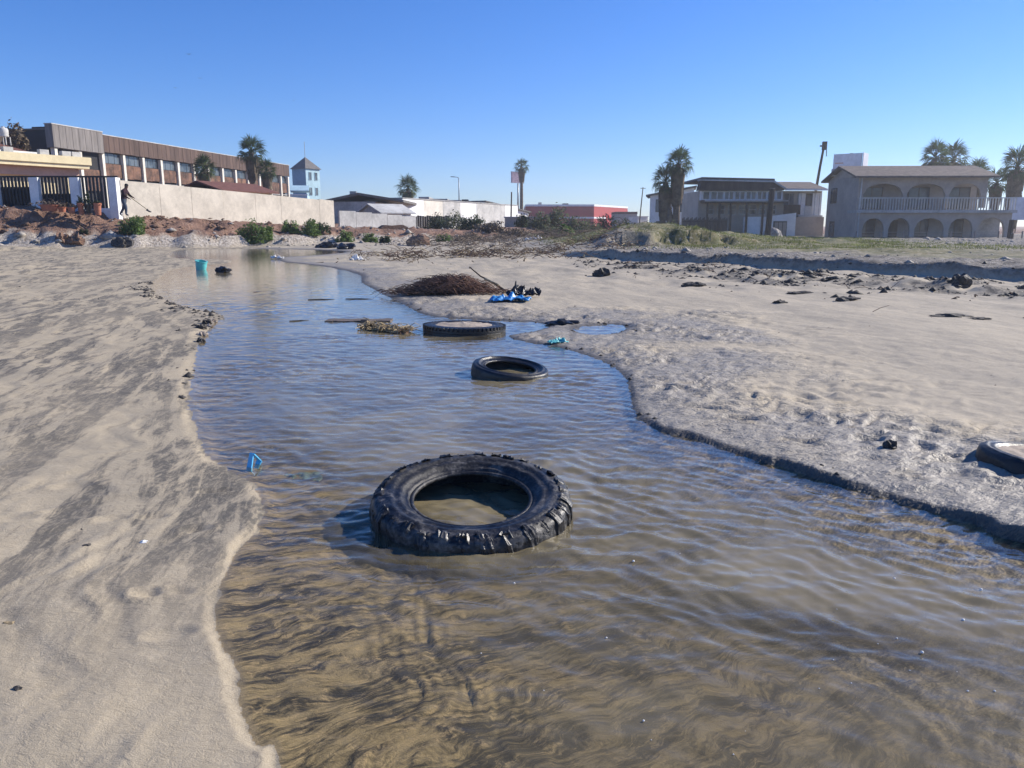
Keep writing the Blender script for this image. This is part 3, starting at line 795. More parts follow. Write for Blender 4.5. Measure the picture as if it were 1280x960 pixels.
b = MB(); b.lathe([(0, 0), (.48, 0), (.5, .1), (.47, .3), (.5, .35), (.5, .75), (.42, .92), (.2, 1.0), (0, 1.02)], 20); b.build('tank_body', m_conc2, wt, sm=True)
b = MB(); b.lathe([(0, 1.0), (.17, 1.0), (.17, 1.12), (0, 1.14)], 14); b.build('lid', m_conc2, wt)
b = MB()
for sx in (-.4, .4):
    for sy in (-.4, .4): b.box(sx - .05, sx + .05, sy - .05, sy + .05, -.9, 0)
b.build('stand', m_conc, wt)

# ------------------------------------------------------------------ fence of pillars and black bars, left
fn = empty('bar_fence', (0, 46.4, 1.7), 0, 'black barred fence between blue-white pillars behind dirt heap', 'fence')
PX = 46.4 / 960.0 / CP * .985
def ux(u, Y=46.4): return (u - 640) / 960.0 * (Y * CP + .0 * SP)
topz = at(60, 222, 46.4).z - 1.7
pil = [(-14, -2), (46, 57), (96, 107), (143, 153)]
pil = [(-60, -47)] + [(0, 7)] + pil[1:]
for (a, c) in pil: piece('pillar', fn, m_shade_white, ux(a), ux(c), -.28, .28, -.3, topz)
piece('rail', fn, m_blackmetal, ux(-60), ux(153), -.05, .05, topz + .004, topz + .1)
for (a, c) in zip(pil[:-1], pil[1:]):
    x0, x1 = ux(a[1]), ux(c[0]); n = max(6, int((x1 - x0) / .195))
    for k in range(n):
        xx = x0 + (x1 - x0) * (k + .5) / n
        piece('bar', fn, m_blackmetal, xx - .05, xx + .05, -.05, .05, .42, topz - .002)
    piece('low_wall', fn, m_shade_white, x0, x1, -.12, .12, -.3, .4)
piece('shade_sheet', fn, m_blackmetal, ux(8), ux(45.5), .08, .12, .42, topz - .52)  # dark sheets behind the bars, standing in for the shade low down
piece('shade_sheet', fn, m_darkwood, ux(58), ux(95.5), .08, .12, .42, topz - .9)
piece('end_wall', fn, m_shade_white, ux(125), ux(143) - .003, -.14, .14, .401, .55)
# ------------------------------------------------------------------ long cream wall
A = Vector((ux(152), 46.6)); B = Vector((-14.2, 62.5))
dA = (B - A); Lw_ = dA.length
cw = empty('boundary_wall', (A.x, A.y, 0), math.atan2(dA.y, dA.x), 'long cream rendered boundary wall above dirt bank', 'wall')
segs = [0, 2.6, 4.9, 7.4, 10.2, 12.6, 14.9, 16.6, Lw_]
for i, (s0, s1) in enumerate(zip(segs[:-1], segs[1:])):
    t0, t1_ = s0 / Lw_, s1 / Lw_
    b0, b1 = 1.3 - .75 * t0, 1.3 - .75 * t1_; h0, h1 = 3.86 - .70 * t0, 3.86 - .70 * t1_
    if i == len(segs) - 2: h0 += .04; h1 += .04
    yo = .005 * (i % 3)
    b = MB(); b.add([(s0 + .004, -.1 - yo, b0), (s1 - .012, -.1 - yo, b1), (s1 - .012, .1, b1), (s0 + .012, .1, b0),
                     (s0 + .004, -.1 - yo, h0), (s1 - .012, -.1 - yo, h1), (s1 - .012, .1, h1), (s0 + .012, .1, h0)],
                    [(0, 3, 2, 1), (4, 5, 6, 7), (0, 1, 5, 4), (1, 2, 6, 5), (2, 3, 7, 6), (3, 0, 4, 7)])
    b.build('wall_panel', m_wall, cw)
# maroon roofed house behind the wall
rh = empty('low_house', (at(300, 238, 62).x, 62, 1.6), WD - .3, 'low house with maroon roof and yellow gable behind cream wall', 'house')
piece('wall', rh, m_yellow, -3.2, 1.6, -1.5, 2.5, -.5, 2.2)
prism(rh, 'gable', m_yellow, [(-3.2, 2.2), (1.6, 2.2), (1.6, 2.25), (-3.2, 2.25)], -1.6, 2.6)
gable_roof(rh, m_roofred, -3.2, 1.6, -1.6, 2.6, 2.26, 2.85, .5, .1)
# ------------------------------------------------------------------ teal tower with lower wing
tt = empty('blue_tower', (at(383, 240, 150).x, 150, 1.0), R(58), 'blue square tower with grey pyramid roof behind warehouse', 'building')
piece('wall', tt, m_teal, 0, 3.6, 0, 3.6, 0, 10.9)
piece('wall', tt, m_lteal, .0, 3.6, -.06, -.004, 0, 10.9)  # paler slab paints the tower's sunlit face lighter than its body
b = MB(); b.add([(-.3, -.35, 10.9), (3.9, -.35, 10.9), (3.9, 3.9, 10.9), (-.3, 3.9, 10.9), (1.8, 1.8, 13.2)], [(0, 1, 4), (1, 2, 4), (2, 3, 4), (3, 0, 4), (3, 2, 1, 0)])
b.build('roof', m_roofgrey, tt)
for zr in (8.8, 6.0, 3.2):
    for xr in (.7, 2.2): window(tt, xr, xr + .75, zr, zr + 1.5, -.065, m_lteal, 1, 1, .05)
b = MB(); b.tube([(1.8, 1.8, 13.1), (1.8, 1.8, 16)], .05); b.build('antenna', m_greymetal, tt)
tw = empty('pale_blue_house', (at(362, 240, 140).x, 140, 1.0), R(10), 'pale blue low house at foot of blue tower', 'house')
piece('wall', tw, m_lteal, 0, 3.0, 0, 5, 0, 5.6); gable_roof(tw, m_lteal, 0, 3.0, 0, 5, 6.4, 7.3, .3)
for xr in (.2, 1.2, 2.2): window(tw, xr, xr + .6, 4.0, 5.2, -.002)
piece('band', tw, m_shade_white, -.05, 3.05, -.08, -.004, 5.6, 5.8)

# ------------------------------------------------------------------ middle distance, between wall and red store
def U(u, Y): return at(u, 283, Y).x
def Zp(v, Y): return at(640, v, Y).z
gs = empty('grey_shed', (0, 84, .6), 0, 'dark grey roofed shed behind the cream wall end', 'shed')
piece('wall', gs, m_conc, U(408, 84), U(470, 84), 0, 14, -1, Zp(252, 84) - .6)
b = MB(); zr0, zr1, zr2 = Zp(246, 84) - .6, Zp(241, 84) - .6, Zp(250, 84) - .6
prism(gs, 'roof', m_roofgrey, [(U(404, 84), zr0 - .4), (U(450, 84), zr1), (U(506, 84), zr2), (U(506, 84), zr2 - .25), (U(450, 84), zr1 - .25), (U(404, 84), zr0 - .65)], -.5, 14)
piece('roof_vent', gs, m_greymetal, U(434, 84), U(442, 84), 2, 2.6, zr1 - .1, zr1 + .25)
wc = empty('white_cottage', (U(478, 74), 74, .5), R(40), 'small white cottage with grey gable front and two windows', 'house')
piece('wall', wc, m_shade_white, .02, 3.2, .0, 4.2, -.6, 1.95)
piece('front_wall', wc, m_conc, -.06, .015, .0, 4.2, -.6, 1.95)
gable_roof(wc, m_conc2, 0, 3.2, 0, 4.2, 2.0, 2.75, .35, .1)
prism(wc, 'gable', m_conc, [(0, 0), (0, 0), (0, 0)], 0, 0) if False else None
b = MB(); b.add([(-.055, 0, 1.951), (-.055, 4.2, 1.951), (-.055, 2.1, 2.72), (.0, 0, 1.951), (.0, 4.2, 1.951), (.0, 2.1, 2.72)], [(0, 2, 1), (3, 4, 5), (0, 3, 5, 2), (1, 2, 5, 4)])
b.build('gable', m_conc, wc)
window(wc, .8, 1.25, .9, 1.6, -.002, m_blackmetal); window(wc, 2.2, 2.65, 1.0, 1.7, -.002, m_blackmetal)
b = MB(); b.box(-.12, -.065, 1.2, 2.2, .4, 1.5); b.build('door', m_blackmetal, wc)
gw_ = empty('grey_block_wall', (U(424, 64), 64, 0), R(52), 'stained grey block wall past the cream wall', 'wall')
for i in range(5): piece('wall_panel', gw_, m_conc2, 1.75 * i + .01, 1.75 * i + 1.74, -.09 - .01 * (i % 2), .1, .2, 2.45 - .09 * i)
df_ = empty('dark_board_fence', (U(498, 78), 78, 0), R(20), 'dark board fence below white warehouse', 'fence')
for i in range(22): piece('board', df_, m_darkwood, .24 * i + .01, .24 * i + .225, -.02 - .012 * (i % 3), .02, .4, 2.28 - .03 * ((i * 5) % 4))
lw = empty('white_warehouse', (U(504, 92), 92, .4), R(67), 'long white windowless warehouse behind dark fence', 'warehouse')
for i in range(7):
    piece('wall_panel', lw, [m_shade_white, m_white, m_conc2, m_shade_white, m_conc2, m_conc2, m_shade_white][i], 5 * i + .01, 5 * i + 4.99, .02 * (i % 2), 9, -.6, 3.95 + .02 * (i % 2))
piece('coping', lw, m_conc, -.05, 35.05, -.06, 9.1, 3.98, 4.1)
gb = empty('grey_factory', (0, 140, .5), 0, 'stepped blue-grey factory block behind white warehouse', 'building')
for (u0, u1, v, dp) in [(524, 537, 246, 10), (537.1, 560, 248.5, 9), (560.1, 577, 250, 9.5), (577.1, 606, 252.5, 9)]:
    piece('block', gb, m_conc, U(u0, 140), U(u1, 140), 0, dp, -1, Zp(v, 140) - .5)
piece('roof_unit', gb, m_blackmetal, U(577, 140), U(585, 140), 1, 4, Zp(252.5, 140) - .5, Zp(249, 140) - .5)
wg = empty('white_hall', (U(606, 120), 120, .4), R(55), 'white hall with sloping roof left of tall palm', 'building')
prism(wg, 'wall', m_shade_white, [(0, -1), (12, -1), (12, 3.0), (6, 3.7), (0, 4.4)], 0, 8)
prism(wg, 'roof', m_roofgrey, [(-.2, 4.45), (12.3, 3.0), (12.3, 3.2), (-.2, 4.65)], -.4, 8.2)
b = MB(); b.box(-.06, -.004, 2, 3, -.5, 2.2); b.build('door', m_blackmetal, wg)
window(wg, 1.2, 1.9, 1.5, 2.6, -.002, m_blackmetal)
bb = empty('beige_shed', (U(631, 88), 88, .4), R(0), 'small flat beige shed in front of tall palm', 'shed')
piece('wall', bb, m_tan, 0, 3.2, 0, 3, -1, 1.75); piece('roof', bb, m_conc, -.1, 3.3, -.1, 3.1, 1.752, 1.87)
b = MB(); b.box(3.205, 3.4, .2, 2.4, -1, 1.7); b.build('side_wall', m_white, bb)
bk = empty('broken_wall', (U(484, 58), 58, .2), R(30), 'broken stub of brown block wall amid rubble', 'wall')
prism(bk, 'stub', m_soil, [(-1.6, 0), (1.5, 0), (1.5, .95), (1.1, 1.12), (.4, 1.05), (-.3, 1.1), (-.8, .8), (-1.3, .35)], -.35, .35)
for i in range(4): piece('block', bk, m_soil, .2 + .33 * i, .51 + .33 * i, -.40, -.353, .30 + .2 * (i % 3), .49 + .2 * (i % 3))

# ------------------------------------------------------------------ red store
rs = empty('red_store', (U(742, 190), 190, .5), 0, 'red store with white stripes beyond the shrubs', 'store')
x0 = U(657, 190) - U(742, 190)
zt_ = Zp(255.5, 190) - .5
for (z0, z1, mm) in [(-1, 2.55, m_red), (2.55, 2.95, m_shade_white), (2.95, zt_ - .45, m_red), (zt_ - .45, zt_, m_shade_white)]:
    piece('stripe' if mm is m_shade_white else 'wall', rs, mm, x0, 0, 0 - (.05 if mm is m_shade_white else 0), 30, z0, z1 - .002)
# side wall runs off to the right
sr = empty('red_store_side', (0, 0, 0), R(62), parent=rs)
for (z0, z1, mm) in [(-1, 2.55, m_red), (2.55, 2.95, m_shade_white), (2.95, zt_ - .45, m_red), (zt_ - .45, zt_, m_shade_white)]:
    piece('stripe' if mm is m_shade_white else 'wall', sr, mm, .05, 24, 0 - (.05 if mm is m_shade_white else 0), 4, z0, z1 - .004)
m_redlit = M('sign_red', (.60, .03, .03), .5, .05, 1, 0)
for i, w_ in enumerate([.9, 1.5, 1.3, 1.5, 1.2, 1.4, 1.3]):
    piece('letter', sr, m_redlit, 8 + 1.75 * i, 8 + 1.75 * i + w_, -.14, -.055, 2.2 + .2 * (i % 2), 3.9 - .25 * (i % 3))
dissolve(sr)
piece('roof_unit', rs, m_conc, x0 + 3.2, x0 + 4, 4, 6, zt_, zt_ + .6); piece('roof_unit', rs, m_blackmetal, x0 + 9.2, x0 + 10.6, 4, 6, zt_, zt_ + .35)
bs_ = empty('brown_annex', (U(770, 170), 170, .5), 0, 'grey-brown annex beside red store', 'building')
piece('wall', bs_, m_tan, 0, U(796, 170) - U(770, 170), 0, 8, -1, 3.3); piece('band', bs_, m_rust, -.1, U(796, 170) - U(770, 170) + .05, -.08, 7.8, 3.31, 3.8)
bt = empty('beige_house', (U(797, 160), 160, .5), R(30), 'small cream block right of the brown annex', 'house')
piece('wall', bt, m_white, 0, 2.6, 0, 3, -1, 2.6); piece('roof', bt, m_conc2, -.1, 2.7, -.1, 3.1, 2.604, 2.75)

# ------------------------------------------------------------------ poles and signs
def pole(name, u, v0, v1, Y, r, mat, label, cat, lean=0.0, extra=None):
    top = at(u, v0, Y); bot = at(u, v1, Y)
    e = empty(name, (bot.x, Y, bot.z), 0, label, cat)
    h = top.z - bot.z
    b = MB(); b.tube([(0, 0, -.5), (lean * .5, 0, h * .5), (lean, 0, h)], r, r * .75, 8); b.build('shaft', mat, e, sm=True)
    if extra: extra(e, h, lean)
    return e
def lamp_head(e, h, l):
    b = MB(); b.tube([(l, 0, h), (l - .1, -.1, h + .15), (l - .9, -.3, h + .25)], .05); b.build('arm', m_greymetal, e)
    b = MB(); b.box(l - 1.3, l - .7, -.4, -.2, h + .18, h + .3); b.build('lamp_head', m_greymetal, e)
pole('street_lamp', 574, 223, 262, 130, .1, m_greymetal, 'thin grey street lamp beyond white warehouse', 'street lamp', 0, lamp_head)
def cross(e, h, l):
    b = MB(); b.box(l - .5, l + .5, -.05, .05, h - .25, h - .15); b.build('crossarm', m_darkwood, e)
pole('utility_pole', 799, 234, 280, 150, .12, m_darkwood, 'thin utility pole between red store and white house', 'pole', .5, cross)
pole('utility_pole', 638.5, 240, 285, 100, .11, m_darkwood, 'dark leaning pole just left of the tall thin palm', 'pole', .1)
def lantern(e, h, l):
    b = MB(); b.box(l - .22, l + .22, -.2, .2, h - .9, h); b.build('transformer_box', m_darkwood, e)
    b = MB(); b.box(l - .5, l - .23, -.1, .1, h - .55, h - .4); b.build('bracket', m_darkwood, e)
    b = MB(); b.tube([(l + .25, 0, h - .9), (l + .3, 0, h - 1.6)], .05); b.build('cable_drop', m_blackmetal, e)
pole('utility_pole', 1019, 177, 240, 90, .17, m_darkwood, 'thick dark utility pole rising behind house roofs', 'pole', .65, lantern)
e = pole('sign_pole', 647.5, 229, 268, 170, .2, m_greymetal, 'tall pole sign with pink-white panel beside thin palm', 'sign')
p = at(646, 222, 170)
b = MB(); b.box(-1.3, 1.2, -.25, .25, -1.1, 1.1)
pm = M('pink_sign', (.80, .58, .58), .6, .25, .6, 0)
b.build('sign_panel', pm, e, (p.x - e.location.x, 0, p.z - e.location.z), (0, 0, .5))
b = MB(); b.box(-1.4, 1.3, -.2, .2, 1.1, 1.22); b.build('frame', m_greymetal, e, (p.x - e.location.x, 0, p.z - e.location.z), (0, 0, .5))
# billboard behind the right house
p = at(1062, 212, 100)
bl = empty('billboard', (p.x, 100, p.z - 3), R(-38), 'white double billboard rising behind right house roof', 'billboard')
m_bb = M('billboard_white', (.62, .64, .70), .6, .1, .5, 0)
piece('panel', bl, m_bb, -2.0, 1.3, -.1, 0, 3.1, 4.9); piece('frame', bl, m_greymetal, -2.05, 1.35, .004, .12, 3.0, 4.95)
b = MB(); b.box(-.15, .15, .13, .45, -4, 5); b.build('post', m_greymetal, bl)
b = MB(); b.box(1.4, 1.5, .1, 2.4, 2.9, 5.0); b.build('panel', m_bb, bl)
piece('print', bl, m_pink, -1.8, -.8, -.108, -.1035, 3.75, 3.9)

# ------------------------------------------------------------------ right hand houses
def arch_wall(name, parent, mat, x0, x1, z0, z1, arches, y0, y1):
    """wall slab between local y0..y1 with arched openings (xa, xb, spring, rise) down to z0"""
    xs = sorted(set([x0, x1] + [a[0] + (a[1] - a[0]) * i / 14 for a in arches for i in range(15)]))
    def low(x, mid):
        for (xa, xb, zs, rise) in arches:
            if xa < mid < xb:
                q = (x - (xa + xb) / 2) / ((xb - xa) / 2); return zs + rise * math.sqrt(max(0, 1 - q * q))
        return z0
    b = MB()
    for a_, c in zip(xs[:-1], xs[1:]):
        mid = (a_ + c) / 2; l0, l1 = low(a_, mid), low(c, mid)
        vs = [(a_, y0, l0), (c, y0, l1), (c, y0, z1), (a_, y0, z1), (a_, y1, l0), (c, y1, l1), (c, y1, z1), (a_, y1, z1)]
        b.add(vs, [(0, 1, 2, 3), (7, 6, 5, 4), (0, 4, 5, 1), (3, 2, 6, 7)])
    for (xa, xb, zs, rise) in arches:
        b.add([(xa, y0, z0), (xa, y1, z0), (xa, y1, zs), (xa, y0, zs)], [(0, 1, 2, 3)]); b.add([(xb, y0, z0), (xb, y1, z0), (xb, y1, zs), (xb, y0, zs)], [(3, 2, 1, 0)])
    for xx, o_ in ((x0, (0, 1, 2, 3)), (x1, (3, 2, 1, 0))): b.add([(xx, y0, z0), (xx, y1, z0), (xx, y1, z1), (xx, y0, z1)], [o_])
    return b.build(name, mat, parent)
# arcaded two-storey house (R2)
Yh = 70.0
hA = at(1068, 297, Yh)
K = 13.55
r2 = empty('arcaded_house', (hA.x, Yh, hA.z - .15), R(-2), 'tan two-storey house with arched balcony and porch, at right', 'house')
W2 = 11.3
piece('wall', r2, m_tan, 0, W2, 1.9, 7.4, -.5, 5.45)
piece('side_wall', r2, m_tan, -.02, .28, .02, 1.895, -.5, 5.4)
arch_wall('upper_arcade', r2, m_tan, 0.3, W2, 2.75, 5.35, [(.55, 4.0, 3.9, .95), (4.35, 7.7, 3.9, .95), (8.05, 10.8, 3.9, .95)], .25, .50)
arch_wall('lower_arcade', r2, m_tan, 0.3, W2 + 2.4, -.5, 2.3, [(.7, 2.6, .9, .95), (3.0, 4.9, .9, .95), (5.3, 7.9, .9, .95), (8.3, 10.4, .9, .95), (10.8, 13.2, .8, 1.1)], .2, .5)
piece('balcony_slab', r2, m_conc, -.1, W2 + 2.6, -.15, 1.89, 2.305, 2.55)
for k in range(56):
    xx = .15 + (W2 + 2.3) * k / 55; piece('baluster', r2, m_conc2, xx - .035, xx + .035, -.04, .04, 2.552, 3.55)
piece('handrail', r2, m_conc2, .05, W2 + 2.5, -.07, .07, 3.552, 3.64)
gable_roof(r2, m_rooftile, 0, W2, 0, 7.4, 5.45, 6.45, .55, .16)
b = MB(); b.add([(0, .02, 5.46), (0, 7.38, 5.46), (0, 3.7, 6.43), (.2, .02, 5.46), (.2, 7.38, 5.46), (.2, 3.7, 6.43)], [(0, 2, 1), (3, 4, 5), (0, 3, 5, 2), (1, 2, 5, 4), (0, 1, 4, 3)])
b.build('gable', m_tan, r2)
b = MB(); b.add([(W2, .02, 5.46), (W2, 7.38, 5.46), (W2, 3.7, 6.43), (W2 - .2, .02, 5.46), (W2 - .2, 7.38, 5.46), (W2 - .2, 3.7, 6.43)], [(1, 2, 0), (5, 4, 3), (2, 5, 3, 0), (4, 5, 2, 1), (3, 4, 1, 0)])
b.build('gable', m_tan, r2)
# windows of the side and recessed front
sdw = empty('side_windows', (0, 0, 0), R(-90), parent=r2)
window(sdw, -6.4, -5.0, 3.3, 4.7, -.002, m_darkwood, 2); window(sdw, -6.2, -5.0, -.2, 1.6, -.002, m_darkwood, 1)
dissolve(sdw)
for xx in (1.0, 5.2, 8.8): window(r2, xx, xx + 1.9, 2.7, 4.6, 1.89, m_darkwood, 2)
for xx in (1.0, 5.8, 8.9): window(r2, xx, xx + 1.5, -.1, 1.8, 1.89, m_darkwood, 2)
piece('door', r2, m_darkwood, 3.5, 4.5, 1.8, 1.895, -.4, 1.7)
piece('chimney', r2, m_conc, -.3, .1, 5.6, 6.1, 5.8, 6.5)
b = MB(); b.tube([(.2, -.1, 0), (.2, -.1, 5.3)], .06); b.build('drainpipe', m_conc2, r2)
piece('terrace_wall', r2, m_conc, W2 + .01, W2 + 2.4, 1.9, 2.1, -.5, 2.3)
# terrace house with the bay windows (R1)
Y1 = 80.0
k1 = Y1 / 960.0 / CP * 1.0
def hx(u): return at(u, 260, Y1).x - at(920, 260, Y1).x
def hz(v): return at(920, v, Y1).z - at(920, 295, Y1).z
o1 = at(920, 295, Y1)
r1 = empty('terrace_house', (o1.x, Y1, o1.z), 0, 'wide beach house with glazed upper terrace and brown roof', 'house')
piece('wall', r1, m_beige, hx(874), hx(1030), 1.2, 9, -.6, hz(238))
prism(r1, 'roof_fascia', m_darkwood, [(hx(870), hz(238)), (hx(976), hz(238)), (hx(976), hz(236.5)), (hx(962), hz(228)), (hx(873), hz(226))], -.2, 1.1)
prism(r1, 'roof_trim', m_conc2, [(hx(871), hz(226) + .004), (hx(962), hz(228) + .004), (hx(977.5), hz(237)), (hx(979), hz(236)), (hx(963), hz(226)), (hx(871), hz(224.5))], -.35, 1.1)
prism(r1, 'roof', m_rooftile, [(hx(871), hz(224.4)), (hx(963), hz(225.9)), (hx(963), hz(223.5)), (hx(873), hz(221.5))], -.3, 9.2)
b = MB(); b.add([(hx(962), .2, hz(235)), (hx(1032), .2, hz(236)), (hx(1032), 5, hz(224)), (hx(962), 5, hz(223.5)), (hx(962), .2, hz(236.5)), (hx(1032), .2, hz(237.5)), (hx(1032), 5, hz(226)), (hx(962), 5, hz(226))],
                [(0, 1, 2, 3), (7, 6, 5, 4), (0, 4, 5, 1), (2, 6, 7, 3), (1, 5, 6, 2), (0, 3, 7, 4)]); b.build('roof', m_rooftile, r1)
piece('eave_trim', r1, m_shade_white, hx(978.5), hx(1031), .0, .18, hz(238), hz(236))
edges = [876, 886, 903, 916, 930, 944, 957, 968, 976]
for a_, c in zip(edges[:-1], edges[1:]): window(r1, hx(a_) + .02, hx(c) - .02, hz(250), hz(238.6), .35, m_shade_white, 2 if c - a_ > 11 else 1, 1, .09)
piece('bay_wall', r1, m_shade_white, hx(875), hx(977), .38, 1.195, hz(250), hz(238.2))
prism(r1, 'terrace_slab', m_darkwood, [(hx(877), hz(253.5)), (hx(979), hz(253.5)), (hx(979), hz(250.8)), (hx(877), hz(250.8))], -.7, 1.19)
piece('slab_trim', r1, m_conc2, hx(876.5), hx(979.5), -.76, -.704, hz(252), hz(250.6))
for a_, c in [(886, 894), (898, 908), (912, 922), (926, 935), (938, 948), (951, 960), (965, 973)]: window(r1, hx(a_), hx(c), hz(268), hz(255.5), 1.19, m_conc2, 1, 2, .08)
for u_ in (881, 896, 910, 930, 950): piece('post', r1, m_darkwood, hx(u_) - .09, hx(u_) + .09, -.55, -.37, -.5, hz(253.6))
piece('porch_wall', r1, m_shade_white, hx(928), hx(957), -.2, .0, -.5, hz(271))
prism(r1, 'stair_wall', m_shade_white, [(hx(957.2), -.5), (hx(993), -.5), (hx(993), hz(266)), (hx(957.2), hz(270.5))], -.2, .05)
piece('garage_door', r1, m_darkwood, hx(965), hx(982), -.26, -.204, -.3, hz(276.5))
for q in range(3): piece('door_panel', r1, m_tan, hx(966.5 + 5.2 * q), hx(970.9 + 5.2 * q), -.275, -.262, -.25, hz(278))
piece('upper_railing', r1, m_darkwood, hx(977.5), hx(998), -.1, -.03, hz(268), hz(256))
for q in range(10): piece('shutter', r1, m_shade_white, hx(1000 + 2.9 * q) + .01, hx(1000 + 2.9 * (q + (.9))), .95 - .05 * (q % 2), 1.18, hz(269), hz(241)) if q not in (3, 4, 5) else None
window(r1, hx(1008.5), hx(1017.5), hz(258), hz(242), 1.19, m_darkwood)
for q in range(7): piece('baluster', r1, m_shade_white, hx(1008.5 + 1.3 * q), hx(1009.1 + 1.3 * q), .8, .86, hz(269), hz(257))
piece('balcony_floor', r1, m_conc2, hx(999), hx(1030), .6, 1.19, hz(271), hz(269.1))
window(r1, hx(982), hx(995), hz(258), hz(241), 1.19, m_conc, 2)
piece('low_wall', r1, m_tan, hx(994), hx(1030), .2, .6, -.5, hz(271.2))
# picket fence before the terrace house
pf = empty('picket_fence', (at(880, 295, 76).x, 76, gz(at(880, 295, 76).x, 76)), 0, 'weathered brown picket fence below the terrace house', 'fence')
for q in range(34):
    xx = (-27 + 54 * q / 33) * 76 / 960; hh = 1.75 + .12 * math.sin(q * 2.1); piece('picket', pf, m_darkwood, xx - .05, xx + .05, -.02, .02 + .01 * (q % 3), -.2, hh)
for zz_ in (.5, 1.4): piece('rail', pf, m_darkwood, -2.2, 2.2, .035, .085, zz_, zz_ + .09)
# white house behind the big palm (R0)
o0 = at(836, 290, 96)
r0 = empty('white_house', (o0.x, 96, o0.z - .3), R(-12), 'white two-storey house half hidden by the bushy palm', 'house')
piece('wall', r0, m_shade_white, -2.4, 2.8, 0, 7, -.6, 4.6)
b = MB(); b.add([(-2.9, -.4, 4.55), (3.1, -.4, 5.6), (3.1, 7.2, 5.6), (-2.9, 7.2, 4.55), (-2.9, -.4, 4.75), (3.1, -.4, 5.8), (3.1, 7.2, 5.8), (-2.9, 7.2, 4.75)],
                [(0, 3, 2, 1), (4, 5, 6, 7), (0, 1, 5, 4), (1, 2, 6, 5), (2, 3, 7, 6), (3, 0, 4, 7)]); b.build('roof', m_roofgrey, r0)
prism(r0, 'gable', m_shade_white, [(-2.4, 4.602), (2.8, 4.602), (2.8, 5.53), (-2.4, 4.63)], .02, 6.9)
window(r0, -1.7, -.6, 2.7, 4.2, -.002, m_darkwood, 2); window(r0, .9, 2.0, 2.7, 4.2, -.002, m_darkwood, 2); window(r0, -1.6, -.4, .2, 1.6, -.002, m_darkwood, 2)
# wooden posts, boulder, sign at far right
def post(u, v0, v1, Y, w_, label, lean):
    q = at(u, v1, Y); h = at(u, v0, Y).z - q.z
    e = empty('timber_post', (q.x, Y, q.z), .3, label, 'post')
    b = MB(); b.tube([(0, 0, -.3), (lean * h, 0, h)], w_, w_ * .9, 7); b.build('shaft', m_darkwood, e)
    b = MB(); b.tube([(lean * h, 0, h - .005), (lean * h, 0, h + .04)], w_ * .96, w_ * .8, 7); b.build('cap', m_greywood, e)
    return e
post(959, 236, 297, 62, .24, 'thick weathered timber post standing before the terrace house', .05)
post(1260, 275, 306, 60, .17, 'dark timber post in front of porch at far right', .03)
post(1264, 292, 304, 59.5, .11, 'short timber stub beside the far right post', .0)
p = at(1277, 262, 78)
sb = empty('hoarding', (p.x, 78, p.z - 3), 0, 'white hoarding board behind houses at right edge', 'sign')
piece('board', sb, m_bb, -1.2, 1.6, 0, .08, 2.0, 4.2); piece('post', sb, m_greymetal, -.9, -.75, .084, .2, -2, 4.1); piece('post', sb, m_greymetal, 1.2, 1.35, .084, .2, -2, 4.1)
wf = empty('wire_fence', (at(1070, 297, 66).x, 66, gz(at(1070, 297, 66).x, 66)), 0, 'low post and rail fence before arcaded house', 'fence')
for q in range(8): piece('post', wf, m_greywood, 2.0 * q - .04, 2.0 * q + .04, -.04, .04, -.2, .62)
for zz_ in (.28, .52): piece('rail', wf, m_greymetal, -.05, 14.1, .042, .06, zz_, zz_ + .025)

# ------------------------------------------------------------------ palms
def frond_mesh(name, mat, r, seed, droop):
    rg = random.Random(seed); b = MB(); pet = r * .42
    b.tube([(0, 0, 0), (pet * .6, 0, .01 * r), (pet, 0, -.02 * r)], .022 * r, .014 * r, 3, False)
    nb = 13
    for i in range(nb):
        a = R(-78 + 156 * i / (nb - 1)); ln = r * (.60 - .16 * abs(i / (nb - 1) - .5) * 2) * rg.uniform(.88, 1.08)
        d = Vector((math.cos(a), math.sin(a), 0)); s_ = Vector((-math.sin(a), math.cos(a), 0)); w_ = .05 * r
        p0 = Vector((pet, 0, -.02 * r)); f0 = .10 * abs(math.sin(a))
        p1 = p0 + d * ln * .55 + Vector((0, 0, (.05 - f0) * r)); p2 = p0 + d * ln + Vector((0, 0, -(droop + f0 + rg.uniform(0, .12)) * r))
        vs = [p0, p1 + s_ * w_ * .5, p1 - s_ * w_ * .5, p1 + Vector((0, 0, -.02 * r)), p2]
        b.add(vs, [(0, 3, 1), (0, 2, 3), (1, 3, 4), (3, 2, 4)])
    return mesh(name, b.v, b.f, mat)
_fm = {}
